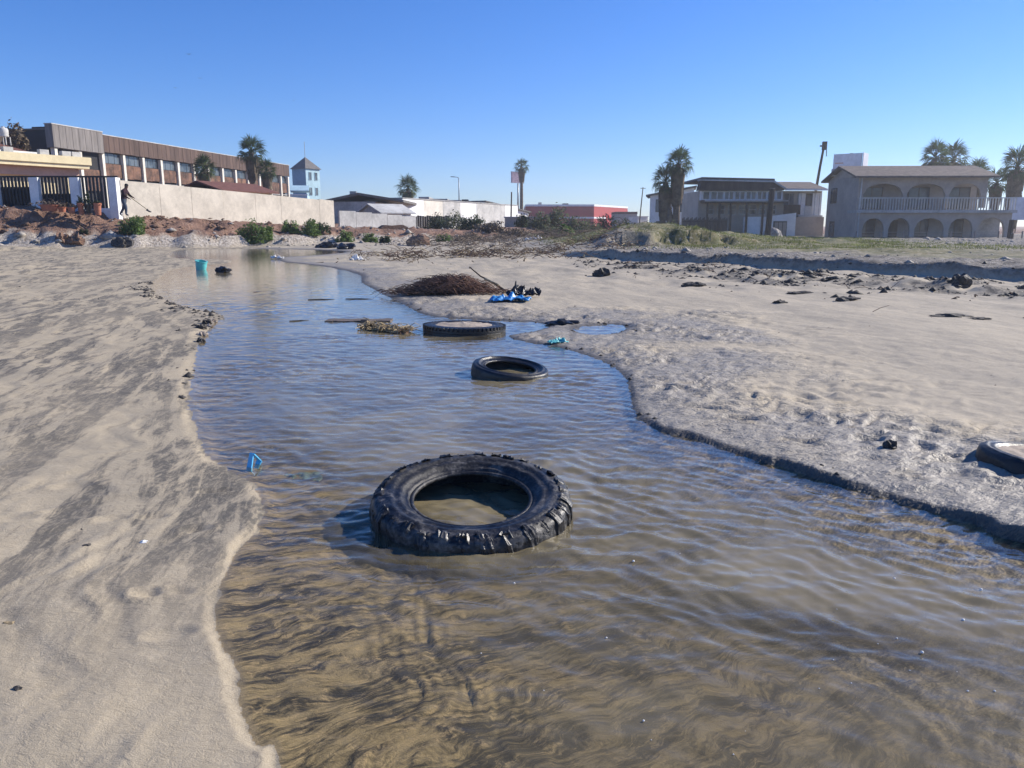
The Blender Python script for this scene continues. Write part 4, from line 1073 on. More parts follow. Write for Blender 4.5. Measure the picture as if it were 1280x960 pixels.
def palm(u, v, Y, rp, label, skirt=0.0, heads=None, nfr=36, seed=0, base=None):
    r = rp * Y / 960.0 * 1.30
    c = at(u, v, Y); zb = gz(c.x, Y) if base is None else base
    e = empty('fan_palm', (c.x, Y, zb), 0, label, 'palm')
    rg = random.Random(seed + 50); h = c.z - zb
    if 'm' not in _fm: _fm['m'] = [frond_mesh('frond', m_palm, 1.0, s_, d_) for s_, d_ in ((1, .04), (2, .10), (3, .18), (4, .26))]; _fm['d'] = frond_mesh('dead_frond', m_palmdead, 1.0, 9, .3)
    hs = [(0, 0, h)] + [((uu - u) * Y / 960.0, rg.uniform(-.6, .6), at(uu, vv, Y).z - zb) for uu, vv in (heads or [])]
    for (hx_, hy_, hh) in hs:
        b = MB(); tr = max(.13, min(.30, .17 * r))
        b.tube([(hx_ * .4, 0, -.4), (hx_ * .55, hy_ * .4, hh * .35), (hx_ * .9, hy_ * .8, hh * .7), (hx_, hy_, hh)], tr * 1.25, tr * .8, 9); b.build('trunk', m_trunk, e, sm=True)
        for k in range(nfr):
            q = (k + .5) / nfr; el = R(82 - 124 * q + rg.uniform(-9, 9)); az = k * 2.39996 + rg.uniform(-.2, .2); s_ = r * rg.uniform(.82, 1.1) * (1.0 - .12 * q)
            obj('frond', _fm['m'][min(3, int(q * 4))], e, (hx_, hy_, hh + .12 * r * (.5 - q)), (rg.uniform(-.5, .5), -el, az), (s_, s_, s_))
        if skirt:
            b = MB(); n = int(150 * max(.5, skirt))
            for k in range(n):
                z0 = hh - .12 * r - skirt * r * rg.random() ** 1.2; a = rg.uniform(0, 6.28); rad = tr * .8; out = r * (.24 - .10 * (hh - z0) / (skirt * r + .01)) * rg.uniform(.7, 1.1); ln = r * rg.uniform(.4, .7)
                d = Vector((math.cos(a), math.sin(a), 0)); s_ = Vector((-math.sin(a), math.cos(a), 0)) * .07 * r
                p0 = Vector((hx_, hy_, z0)) + d * rad; p1 = p0 + d * out + Vector((0, 0, -.15 * ln)); p2 = p0 + d * out * .95 + Vector((0, 0, -ln)) + s_ * rg.uniform(-.5, .5)
                b.add([p0, p1 + s_, p1 - s_, p2 + s_ * .6, p2 - s_ * .6], [(0, 1, 2), (1, 3, 4, 2)])
            b.build('dead_skirt', m_palmdead, e)
    return e
palm(314, 191, 84, 17, 'tall fan palm with dark crown before brown warehouse', .9, None, 34, 1)
palm(255, 212, 72, 15, 'short round fan palm rising behind cream wall, leftmost palm', .5, None, 34, 2)
palm(333, 214, 82, 13, 'shaggy lower palm just right of the tall warehouse palm', 1.2, None, 30, 3)
palm(510, 236, 104, 14, 'fan palm behind long white warehouse', .8, None, 32, 4)
palm(652, 209, 150, 9, 'tall thin-trunked palm beside the pole sign', .9, None, 28, 5)
palm(848, 206, 76, 18, 'bushy double-headed palm in front of white house', 1.5, [(835, 228)], 34, 6)
palm(1169, 198, 95, 18, 'left one of the palm pair rising behind arcaded house', .9, None, 32, 7)
palm(1192, 199, 97, 18, 'right one of the palm pair rising behind arcaded house', .9, None, 32, 8)
palm(1222, 218, 88, 16, 'palm behind right end of arcaded house roof', .8, None, 30, 9)
palm(1246, 229, 84, 16, 'lower palm over the balcony end at right', .8, None, 30, 10)
palm(1272, 208, 80, 21, 'palm with thick brown skirt at the right edge', 2.2, None, 32, 11)

# ------------------------------------------------------------------ bushes
def leaf_cloud(n, rx, ry, rz, size, seed, clumps=14, flat=0.0):
    rg = np.random.RandomState(seed)
    cc = rg.normal(size=(clumps, 3)); cc /= np.linalg.norm(cc, axis=1)[:, None]; cc *= (rg.rand(clumps, 1) ** .5) * .78; cc[:, 2] = np.abs(cc[:, 2]) * 1.0
    cr = .22 + .25 * rg.rand(clumps)
    i = rg.randint(0, clumps, n); d = rg.normal(size=(n, 3)); d /= np.linalg.norm(d, axis=1)[:, None]
    p = cc[i] + d * (cr[i] * rg.rand(n) ** .4)[:, None]
    p[:, 2] = np.maximum(p[:, 2], .01)
    p = p * np.array([rx, ry, rz])
    nrm = rg.normal(size=(n, 3)); nrm[:, 2] += .4; nrm /= np.linalg.norm(nrm, axis=1)[:, None]
    t = np.cross(nrm, rg.normal(size=(n, 3))); t /= np.linalg.norm(t, axis=1)[:, None] + 1e-9; bt = np.cross(nrm, t)
    s_ = size * (.6 + .8 * rg.rand(n))[:, None]
    V = np.stack([p - t * s_, p + bt * s_ * .38, p + t * s_ + nrm * s_ * .15, p - bt * s_ * .38], 1).reshape(-1, 3)
    return V, np.arange(4 * n).reshape(-1, 4)
def np_mesh(name, V, F, mat):
    me = bpy.data.meshes.new(name); k = F.shape[1]
    me.vertices.add(len(V)); me.vertices.foreach_set('co', V.astype(np.float32).ravel())
    me.loops.add(F.size); me.loops.foreach_set('vertex_index', F.astype(np.int32).ravel())
    me.polygons.add(len(F)); me.polygons.foreach_set('loop_start', np.arange(0, F.size, k, dtype=np.int32))
    me.update(calc_edges=True); me.materials.append(mat)
    return me
_bn = [0]
def bush(u, Y, wp, hp, mat, label, n=500, leaf=.09, name='bush', group=None, cat='bush', dz=0, stem=None):
    _bn[0] += 1; sd_2 = 300 + _bn[0]
    c = at(u, 283, Y); z0 = gz(c.x, Y) + dz
    e = empty(name, (c.x, Y, z0), 0, label, cat, group)
    w_ = wp * Y / 960.0 / 2; h_ = hp * Y / 960.0
    V, F = leaf_cloud(int(n * 2.2), w_, w_ * .8, h_, leaf, sd_2, 20)
    obj('foliage', np_mesh('foliage', V, F, mat), e)
    rg = random.Random(sd_2); b = MB()
    for k in range(9):
        a = rg.uniform(0, 6.28); q = rg.uniform(.2, .7)
        b.tube([(0, 0, -.1), (math.cos(a) * w_ * q * .4, math.sin(a) * w_ * q * .4, h_ * .45), (math.cos(a) * w_ * q, math.sin(a) * w_ * q, h_ * .85)], .02, .008, 3)
    b.build('stems', stem or m_twig, e)
    return e
bush(167, 43.6, 38, 26, m_leaf, 'green weed bush at foot of cream wall below the man', 700)
bush(315, 47.0, 44, 27, m_leaf, 'broad green bush on bank, left of the bank bushes', 900)
bush(334, 47.5, 22, 18, m_leaf, 'small green bush pressed against the broad bank bush', 420)
bush(362, 49.0, 26, 18, m_leaf, 'green bush in the middle of the bank row', 450)
bush(388, 49.5, 30, 21, m_leaf, 'full green bush below far end of cream wall', 600)
bush(402, 50.5, 22, 16, m_leafdark, 'dark green bush at right end of bank row', 380)
bush(430, 50, 28, 15, m_leaf, 'low green weeds beside rubble heap', 420)
bush(462, 50.5, 26, 13, m_leaf, 'low green weeds before broken wall stub', 380)
bush(481, 49.5, 18, 9, m_leafdark, 'small dark weed tuft near the brown mound', 240)
bush(555, 52, 28, 11, m_leaf, 'low green weeds right of the brown mound', 320)
bush(104, 43.3, 14, 8, m_leafdark, 'small dark weed on the brown dirt slope', 200, .06)
mid = [(548, 74, 40, 18, m_leafdark, 'dark shrub below right end of white warehouse'), (572, 70, 40, 24, m_leafgrey, 'tall grey-green shrub in front of grey factory'),
       (592, 66, 44, 20, m_leafdark, 'dark bramble shrub under the white hall'), (612, 62, 44, 16, m_dry, 'dry brown brush left of the beige shed'),
       (640, 58, 60, 14, m_dry, 'wide dry brown brush in front of the beige shed'), (588, 55, 60, 10, m_dry, 'low dry brush strip above driftwood, left'),
       (676, 68, 40, 25, m_leafgrey, 'tall loose grey-green shrub before red store, left end'), (696, 72, 44, 29, m_leafgrey, 'tallest grey-green shrub in front of red store'),
       (718, 70, 42, 25, m_leafgrey, 'shrub with dry stems under the store corner'), (735, 66, 44, 25, m_leafgrey, 'wide shrub in front of the store corner'),
       (757, 74, 44, 27, m_leafgrey, 'grey-green shrub under the lit store side'), (778, 78, 40, 24, m_leafdark, 'dark shrub before brown annex'),
       (708, 55, 34, 18, m_leaf, 'bright green shrub low before red store'), (690, 58, 40, 19, m_leafgrey, 'low mixed shrub between dry brush and green shrub'),
       (820, 68, 30, 20, m_leafdark, 'dark shrub under the white house'), (840, 66, 36, 24, m_leafgrey, 'grey shrub at foot of the bushy palm'), (866, 70, 30, 18, m_leafgrey, 'small shrub between palm and picket fence'),
       (805, 60, 44, 11, m_leafdark, 'low dark scrub on rise left of the palm'), (770, 54, 60, 8, m_leafdark, 'low scrub on grassy rise before store'),
       (655, 72, 30, 20, m_leafdark, 'dark shrub hiding foot of thin palm')]
for (u, Y, w_, h_, mm, lab) in mid: bush(u, Y, w_, h_, mm, lab, 520, .13, 'shrub', 'shrubs in the middle distance', 'shrub')
bush(1220, 84, 60, 30, m_leafgrey, 'pale garden shrub seen through the right porch arch', 500, .14, 'shrub', None, 'shrub')
bush(35, 57, 26, 34, m_palmdead, 'dead brown creeper against dark wing beside brown roof', 420, .16, 'creeper', None, 'plant', 4.2)

# ------------------------------------------------------------------ potted plants
def pot(u, v, Y, r, h, mat, label, leafm=None, lh=.5, wide=1.0):
    c = at(u, v, Y)
    e = empty('plant_pot', (c.x, Y, c.z), 0, label, 'plant pot', 'pots along the fence')
    b = MB(); b.lathe([(0, 0), (r * .72, 0), (r * .95, h * .82), (r * 1.08, h * .82), (r * 1.1, h), (r * .98, h), (r * .94, h * .9)], 22)
    b.build('pot', mat, e, sm=False); b = MB(); b.lathe([(0, h * .9), (r * .96, h * .9)], 18); b.build('soil', m_soil, e)
    V, F = leaf_cloud(170, r * 1.5 * wide, r * 1.3, lh, .07, int(u)); V[:, 2] += h * .85; obj('foliage', np_mesh('foliage', V, F, leafm or m_leafdark), e)
    e.scale = (wide, 1, 1)
    return e
pot(62, 264, 44.0, .34, .36, m_terra, 'wide terracotta bowl, leftmost of the fence pots', m_dry, .45, 1.5)
pot(78, 265, 44.2, .22, .28, m_terra, 'small terracotta pot between bowl and short planter', m_dry, .3)
pot(90, 267, 43.8, .19, .34, m_terra, 'short light terracotta planter with pale dry plant', m_dry, .3, 1.1)
pot(102, 268, 44.0, .17, .62, m_terra, 'tall slim terracotta pot left of the black pot', m_leafdark, .5)
pot(111.5, 267, 44.1, .17, .52, m_blackpl, 'black plastic pot between two terracotta pots', m_leafdark, .8)
pot(123, 269, 43.8, .20, .66, m_terra, 'tallest terracotta pot, nearest the man', m_leafdark, .3)

# ------------------------------------------------------------------ person with hoe
def skin_mesh(name, joints, edges, mats):
    me = bpy.data.meshes.new(name); me.from_pydata([j[0] for j in joints], edges, []); o = bpy.data.objects.new(name, me); col.objects.link(o)
    o.modifiers.new('s', 'SKIN'); sl = me.skin_vertices[0].data
    for i, j in enumerate(joints): sl[i].radius = (j[1], j[2] if len(j) > 2 else j[1]); sl[i].use_root = (i == 0)
    sub = o.modifiers.new('u', 'SUBSURF'); sub.levels = 2; sub.render_levels = 2
    dg = bpy.context.evaluated_depsgraph_get(); m2 = bpy.data.meshes.new_from_object(o.evaluated_get(dg))
    bpy.data.objects.remove(o); m2.name = name; m2.materials.clear()
    for m_ in mats: m2.materials.append(m_)
    smooth(m2); return m2
m_jacket = M('dark_jacket', (.035, .014, .022), .9, .3, 6, .2); m_jeans = M('blue_jeans', (.075, .095, .13), .9, .25, 6, .2)
m_skin = M('skin', (.12, .07, .048), .6, .1, 8, 0); m_hair = M('black_cap', (.012, .012, .012), .8, .2, 10, .1); m_shoe = M('dark_shoe', (.03, .025, .022), .7, .2, 8, .1)
pc = at(157, 270, 44.8)
pe = empty('person', (pc.x, 44.8, pc.z), 0, 'man in dark jacket and jeans stooping with a long hoe', 'person')
J = [((0, 0, .92), .15, .12), ((.02, 0, 1.08), .15, .12), ((.06, 0, 1.28), .18, .13), ((.10, 0, 1.43), .13, .10), ((.16, 0, 1.52), .055), ((.20, 0, 1.60), .085, .085), ((.215, 0, 1.70), .088, .085), ((.21, 0, 1.765), .05),
     ((.09, -.19, 1.41), .075), ((.16, -.24, 1.14), .052), ((.34, -.17, .98), .04), ((.40, -.14, .95), .034),
     ((.09, .19, 1.41), .075), ((.22, .25, 1.16), .052), ((.44, .17, 1.04), .04), ((.50, .14, 1.01), .034),
     ((-.02, -.10, .86), .105), ((.13, -.11, .48), .072), ((.10, -.12, .09), .048), ((.24, -.12, .035), .036),
     ((-.02, .10, .86), .105), ((-.10, .11, .47), .072), ((-.36, .12, .11), .048), ((-.24, .12, .035), .036)]
E = [(0, 1), (1, 2), (2, 3), (3, 4), (4, 5), (5, 6), (6, 7), (3, 8), (8, 9), (9, 10), (10, 11), (3, 12), (12, 13), (13, 14), (14, 15), (0, 16), (16, 17), (17, 18), (18, 19), (0, 20), (20, 21), (21, 22), (22, 23)]
for base_, sy in ((11, -1), (15, 1)):
    bx_, by_, bz_ = J[base_][0]
    for f_ in range(5):
        n0 = len(J); off = (f_ - 2) * .018
        J.append(((bx_ + .03, by_ + off, bz_ - .01), .011)); J.append(((bx_ + .065 - .012 * abs(f_ - 2), by_ + off, bz_ - .045), .009)); E += [(base_, n0), (n0, n0 + 1)]
J = [(j[0],) + tuple(r_ * (1.22 if r_ > .045 else 1.0) for r_ in j[1:]) for j in J]
bm_ = skin_mesh('body', J, E, [m_jeans, m_jacket, m_skin, m_shoe])
for pl in bm_.polygons:
    c = pl.center
    pl.material_index = 3 if c.z < .10 else 0 if (c.z < .95 and c.x < .30) else 2 if (c.z > 1.50 or (c.x > .36 and c.z < 1.1)) else 1
obj('body', bm_, pe)
b = MB(); b.lathe([(.0, .105), (.06, .095), (.095, .05), (.102, 0), (.14, -.005), (.102, -.012)], 16); b.build('cap', m_hair, pe, (.215, 0, 1.69), (0, .1, 0), True)
hoe = empty('hoe', (pc.x + .1, 44.66, pc.z), 0, 'long-handled hoe held by the stooping man', 'hoe')
b = MB(); b.tube([(.08, .06, 1.22), (1.25, .0, .34)], .02, .02, 6); b.build('handle', m_straw, hoe)
b = MB(); b.box(-.02, .20, -.11, .11, -.05, .0); b.box(-.03, .03, -.02, .02, -.03, .05); b.build('blade', m_blackmetal, hoe, (1.24, 0, .34), (0, .5, 0))

# ------------------------------------------------------------------ loose things on the sand and in the water
def rock_mesh(name, mat, seed, rough=.35, sub=2, flat=.6):
    bm = bmesh.new(); bmesh.ops.create_icosphere(bm, subdivisions=sub, radius=1)
    for v in bm.verts:
        n = float(fbm(np.array([v.co.x * 1.7 + seed + v.co.z]), np.array([v.co.y * 1.7 - v.co.z * 1.3 + seed]), 3, seed)[0]); v.co *= 1 + rough * n; v.co.z *= flat
    me = bpy.data.meshes.new(name); bm.to_mesh(me); bm.free(); me.materials.append(mat); return me
def lump(name, u, v, rx, ry, rz, mat, label, cat, group=None, seed=0, z=None, sub=3, rough=.6, sink=.25):
    q = Hit(u, v) if z is None else G(u, v, z); zz_ = q.z
    o = obj(name, rock_mesh(name, mat, seed or int(u), rough, sub, 1.0), None, (q.x, q.y, zz_ + rz * (1 - 2 * sink) * .5), (0, 0, seed * .7), (rx, ry, rz))
    return tag(o, label, cat, group)
lump('mud_clod', 1112, 559, .035, .03, .03, m_mud, 'small dark clod on mud left of the half-buried tyre', 'clod')
lump('mud_clod', 975, 379, .10, .07, .035, m_mud, 'flat dark clod, left of two on the open right sand', 'clod')
lump('mud_clod', 1058, 376, .16, .10, .05, m_mud, 'larger flat dark clod on the open right sand', 'clod')
lump('mud_clod', 1000, 367, .22, .08, .03, m_mud, 'thin dark smear of debris on right sand', 'clod')
lump('mud_clod', 868, 358, .22, .12, .06, m_mud, 'low dark clod in front of the debris band', 'clod')
lump('rock', 1199, 358, .17, .13, .16, m_mud, 'dark pointed rock at end of the debris band', 'rock')
lump('mud_clod', 1187, 396, .20, .09, .03, m_mud, 'dark wrack patch on right sand near frame edge', 'clod')
lump('mud_clod', 1225, 399, .13, .06, .02, m_mud, 'small dark wrack patch at right of another', 'clod')
lump('mud_clod', 703, 406, .20, .10, .05, m_blackpl, 'black lump between tyre and blue puddle', 'clod')
lump('mud_clod', 752, 345, .20, .14, .13, m_mud, 'upright dark clod left end of debris band', 'clod')
lump('mud_clod', 278, 339, .18, .14, .10, m_blackpl, 'black lump standing in shallow water beside turquoise tub', 'clod', z=.03)
lump('mud_clod', 410, 310, .50, .4, .28, m_blackpl, 'left one of two black domes by far puddle', 'clod')
lump('mud_clod', 431, 311.5, .45, .4, .24, m_blackpl, 'right one of two black domes by far puddle', 'clod')
lump('rock', 153, 309, .48, .4, .42, m_mud, 'dark brown boulder at foot of the pale bank', 'rock', sub=3)
lump('rock', 96, 303, .42, .35, .34, m_soil, 'orange-brown boulder leaning on pale bank', 'rock', sub=3)
lump('rock', 78, 300, .35, .3, .3, m_soil, 'small brown boulder left of the orange one', 'rock', sub=3)
q = at(966, 290, 63); o = obj('boulder', rock_mesh('boulder', m_rock, 33, .2, 3, 1), None, (q.x, 63, gz(q.x, 63) + .25), (0, 0, 0), (.72, .6, .62)); tag(o, 'pale rounded boulder beside the timber post', 'boulder')
q = at(523, 300, 47); o = obj('dirt_mound', rock_mesh('dirt_mound', m_soil, 12, .3, 3, 1), None, (q.x, 47, gz(q.x, 47)), (0, 0, 0), (.68, .6, .62)); tag(o, 'brown rounded dirt mound on the rubble flat', 'mound')
# dark wet lumps lining the left shore
for k, (u, v, s_) in enumerate([(253, 420, .05), (252, 411, .055), (258, 405, .06), (266, 403, .05), (249, 441, .035), (247, 452, .028), (245, 470, .03), (242, 486, .022), (251, 428, .045), (262, 409, .04)]):
    if k in (4, 5, 6, 7): continue
    if k == 0: be = empty('bank_crumble', Hit(u, v), 0, 'crumbling lumpy bank edge jutting from the left shore', 'bank edge')
    q = Hit(u, v) - be.location; obj('clod', rock_mesh('clod', m_mud if k % 3 else MSD, 60 + k, .6, 3, 1.0), be, (q.x, q.y, q.z + .01), (0, 0, k), (s_, s_ * .9, s_ * .8))
for (u, v, s_, mm, lab) in [(11, 781, .012, m_straw, 'pale shell fragment at left frame edge on near sand'), (22, 861, .009, m_mud, 'tiny dark pebble low on the near left sand'), (108, 683, .011, m_mud, 'small dark twig scrap on middle of left sand'), (180, 678, .009, m_whitepl, 'tiny white shell bit left of the near shoreline'), (102, 663, .009, m_mud, 'tiny dark crumb above the twig scrap on left sand')]:
    lump('beach_scrap', u, v, s_ * 1.6, s_, s_ * .7, mm, lab, 'scrap', seed=int(v), sub=2)
# turquoise tub
q = G(251, 337); e = empty('plastic_tub', (q.x, q.y, -.03), .4, 'turquoise plastic tub standing in far shallow water', 'tub'); e.scale = (.85, .85, .85)
b = MB(); b.lathe([(0, 0), (.15, 0), (.175, .16), (.185, .30), (.20, .31), (.20, .335), (.175, .335), (.165, .16), (.14, .02), (0, .02)], 22); b.build('shell', m_tealpl, e, rot=(.18, .12, 0), sm=False)
b = MB(); b.tube([(-.19, 0, .31), (-.12, .02, .36), (0, .03, .38), (.12, .02, .36), (.19, 0, .31)], .012); b.build('handle', m_whitepl, e, rot=(.18, .12, 0))
# board and straw clump
q = G(449, 401); e = empty('board', (q.x, q.y, -.014), .02, 'thin dark board floating behind the straw clump', 'board')
b = MB()
for k in range(16):
    a0 = -.42 + .84 * k / 16; a1 = a0 + .0525; w0 = .13 + .015 * math.sin(k * 2.3); b.box(a0, a1, -w0, w0, .0, .028 + .003 * math.sin(k))
b.build('plank', m_board, e); b = MB(); b.box(.05, .13, -.17, -.13, .0, .05); b.build('splinter', m_board, e)
def strands(n, fn_, r, seed, mat, name):
    rg = random.Random(seed); b = MB()
    for k in range(n): b.tube(fn_(rg), r * rg.uniform(.6, 1.3), r * .4, 3, False)
    return mesh(name, b.v, b.f, mat)
q = G(479, 413); e = empty('straw_clump', (q.x, q.y, .0), R(-38), 'tan straw and weed clump snagged beside board', 'straw clump')
def fs_(rg):
    x_ = rg.uniform(-.38, .38); y_ = rg.gauss(0, .05); z_ = abs(rg.gauss(0, .025)); a = rg.gauss(0, .9); l = rg.uniform(.05, .16)
    return [(x_, y_, z_), (x_ + math.cos(a) * l * .5, y_ + math.sin(a) * l * .5, z_ + rg.uniform(0, .05)), (x_ + math.cos(a) * l, y_ + math.sin(a) * l, z_ + rg.uniform(-.02, .05))]
obj('strands', strands(420, fs_, .008, 3, m_straw, 'strands'), e); obj('core', rock_mesh('core', m_mud, 5, .5, 2, .5), e, (0, 0, -.005), (0, 0, 0), (.33, .05, .045)); obj('root_ball', rock_mesh('root_ball', m_soil, 8, .6, 2, .8), e, (.33, -.02, .0), (0, 0, 0), (.09, .07, .06))
# brush pile
q = G(562, 366, .05); e = empty('brush_pile', (q.x, q.y, gz(q.x, q.y)), 0, 'low heap of reddish dry brush on sand beyond tyres', 'brush')
def fb_(rg):
    x_ = rg.gauss(0, .36); hh = .27 * math.exp(-(x_ / .55) ** 2) ; y_ = rg.gauss(0, .2); z_ = rg.random() ** .7 * hh; a = rg.uniform(-.5, .5) + (3.14 if rg.random() < .5 else 0); l = rg.uniform(.15, .4)
    return [(x_, y_, z_), (x_ + math.cos(a) * l * .5, y_ + math.sin(a) * l * .5, z_ + rg.uniform(-.0, .10)), (x_ + math.cos(a) * l, y_ + math.sin(a) * l, max(0, z_ + rg.uniform(-.12, .08)))]
m_redtwig = M('red_brown_twig', (.20, .115, .08), .9, .4, 9, 0)
obj('twigs', strands(1500, fb_, .007, 8, m_redtwig, 'twigs'), e); obj('core', rock_mesh('core', m_mud, 15, .4, 2, .5), e, (0, .05, 0), (0, 0, 0), (.52, .2, .15))
def fb2(rg):
    x_ = -.55 + rg.gauss(0, .22); y_ = rg.gauss(-.08, .1); a = rg.uniform(-.4, .4); l = rg.uniform(.1, .35)
    return [(x_, y_, rg.uniform(0, .08)), (x_ + l * .5, y_ + a * l, rg.uniform(.02, .12)), (x_ + l, y_ + a * l, rg.uniform(0, .08))]
obj('twigs', strands(260, fb2, .007, 9, m_twig, 'twigs'), e)
b = MB(); b.tube([(-.45, -.25, .02), (-.2, -.26, .10), (-.05, -.22, .20)], .016, .010, 5); b.build('pale_branch', m_straw, e)
b = MB(); b.tube([(.35, .1, .46), (.55, .05, .30), (.72, 0, .22), (1.0, -.1, .05)], .010, .02, 5); b.build('branch', m_twig, e)
b = MB(); b.tube([(.62, 0, .26), (.85, -.05, .16), (.98, -.05, .02)], .022, .016, 5); b.build('pale_branch', m_straw, e)
# crumpled sheets
def sheet(name, q, w_, d_, h_, mat, label, cat, seed, rz=0):
    nx, ny = 34, 20; gx, gy = np.meshgrid(np.linspace(-1, 1, nx), np.linspace(-1, 1, ny)); fx, fy = gx.ravel(), gy.ravel()
    n = np.abs(fbm(fx * 1.6, fy * 1.3, 4, seed)) ; ed = 1 - np.maximum(np.abs(fx), np.abs(fy)) ** 3
    zz_ = h_ * (.12 + 1.1 * n * (.35 + .65 * ed)); wx = fx * w_ * (1 + .16 * fbm(fy * 2, fx, 2, seed + 1)); wy = fy * d_ * (1 + .2 * fbm(fx * 2, fy, 2, seed + 2))
    top = np.stack([wx, wy, zz_], 1); bot = np.stack([wx, wy, zz_ - .006], 1); V = np.concatenate([top, bot]); N_ = nx * ny; F = []
    for j in range(ny - 1):
        for i in range(nx - 1):
            a = j * nx + i; F.append((a, a + 1, a + nx + 1, a + nx)); F.append((N_ + a + nx, N_ + a + nx + 1, N_ + a + 1, N_ + a))
    ring = [i for i in range(nx)] + [j * nx + nx - 1 for j in range(1, ny)] + [(ny - 1) * nx + i for i in range(nx - 2, -1, -1)] + [j * nx for j in range(ny - 2, 0, -1)]
    for a, c in zip(ring, ring[1:] + ring[:1]): F.append((c, a, N_ + a, N_ + c))
    o = obj(name, mesh(name, V.tolist(), F, mat, True), None, (q.x, q.y, q.z), (0, 0, rz)); return tag(o, label, cat)
q = G(638, 376, .05); q.z = gz(q.x, q.y); sheet('plastic_sheet', q, .30, .20, .13, m_bluepl, 'crumpled bright blue plastic sheet right of brush heap', 'plastic sheet', 140, -.15)
q = G(655, 370, .05); q.z = gz(q.x, q.y); sheet('plastic_sheet', q, .26, .16, .24, m_blackpl, 'crumpled black plastic behind the blue sheet', 'plastic sheet', 145, .2)
q = G(317, 582); b = MB(); m_cyan = M('cyan_plastic', (.10, .48, .78), .4, .15, 30, .1, spec=.5)
for (pa, pb) in [((-.030, -.02), (-.004, .066)), ((-.004, .066), (.040, .018)), ((.040, .018), (.016, -.02))]:
    d_ = Vector((pb[0] - pa[0], 0, pb[1] - pa[1])).normalized(); nx, nz = d_.z * .003, -d_.x * .003
    b.add([(pa[0] - nx, -.018, pa[1] - nz), (pa[0] + nx, -.018, pa[1] + nz), (pb[0] + nx, -.012, pb[1] + nz), (pb[0] - nx, -.012, pb[1] - nz), (pa[0] - nx, .02, pa[1] - nz), (pa[0] + nx, .02, pa[1] + nz), (pb[0] + nx, .016, pb[1] + nz), (pb[0] - nx, .016, pb[1] - nz)],
          [(0, 1, 2, 3), (7, 6, 5, 4), (0, 4, 5, 1), (2, 6, 7, 3), (1, 5, 6, 2), (0, 3, 7, 4)])
tag(b.build('plastic_scrap', m_cyan, None, (q.x, q.y, 0), (0, 0, 1.0)), 'small bright blue folded plastic scrap poking from water near left shore', 'plastic scrap')
m_film = M('clear_green_film', (.20, .30, .26), .3, .3, 20, .3, 40, .004, spec=.5)
q = G(375, 586); q.z = -.05; sheet('plastic_film', q, .10, .07, .02, m_film, 'pale green film lying underwater right of blue scrap', 'plastic film', 155, .2)
q = G(697, 428, .02); q.z = gz(q.x, q.y); sheet('plastic_scrap', q, .10, .05, .05, m_tealpl, 'small turquoise scrap on mud beside the middle tyre', 'plastic scrap', 160, .4)
for k, (u, v, w_, lab) in enumerate([(447, 325, .26, 'white plastic bag on sand by far puddle'), (347, 322, .22, 'pale foam piece in far shallow water'), (672, 298, .3, 'white litter scrap left of green shrub'), (663, 292, .3, 'upper white litter scrap left of green shrub')]):
    q = G(u, v, .05) if v > 305 else at(u, v, 48); q.z = max(0.005, gz(q.x, q.y)); sheet('litter', q, w_, w_ * .6, w_ * .7, m_whitepl, lab, 'litter', 170 + k)
# sticks lying in the water
for k, (u0, v0, u1, v1, lab) in enumerate([(385, 375, 418, 374.5, 'thin stick breaking the surface upstream of board'), (432, 374, 466, 374, 'thin stick right of another upstream of board'), (362, 402, 386, 401, 'short stick lying left of the board')]):
    a_, c_ = G(u0, v0), G(u1, v1); b = MB(); b.tube([(a_.x, a_.y, .0), ((a_.x + c_.x) / 2, (a_.y + c_.y) / 2 + .02, .004), (c_.x, c_.y, -.004)], .014, .010, 6)
    tag(b.build('stick', m_mud, None), lab, 'stick')

# ------------------------------------------------------------------ uncountable cover: grass, gravel, driftwood, rubble, foam
rs_ = np.random.RandomState(21)
def scatter(n, x0, x1, y0, y1, fn_):
    x = rs_.uniform(x0, x1, n); y = rs_.uniform(y0, y1, n); z, m = terrain(x, y, True); k = rs_.rand(n) < fn_(x, y, m); return x[k], y[k], z[k]
x, y, z = scatter(150000, 1.5, 34, 28, 68, lambda x, y, m: m['grass'] * sst(-.5, .25, fbm(x * .45, y * .45, 3, 200)))
n = len(x); hgt = rs_.uniform(.03, .11, n) * (1 + .6 * fbm(x * .5, y * .5, 2, 201)); a = rs_.uniform(0, 6.28, n); l = rs_.uniform(.2, .8, n)
base = np.stack([x, y, z], 1); dx = np.stack([np.cos(a), np.sin(a), 0 * a], 1) * .016; tip = base + np.stack([np.cos(a * 3) * hgt * l, np.sin(a * 3) * hgt * l, hgt], 1)
tag(obj('grass', np_mesh('grass', np.stack([base - dx, base + dx, tip], 1).reshape(-1, 3), np.arange(3 * n).reshape(-1, 3), m_grass)), 'short olive grass covering the low rise on the right', None, None, 'stuff')
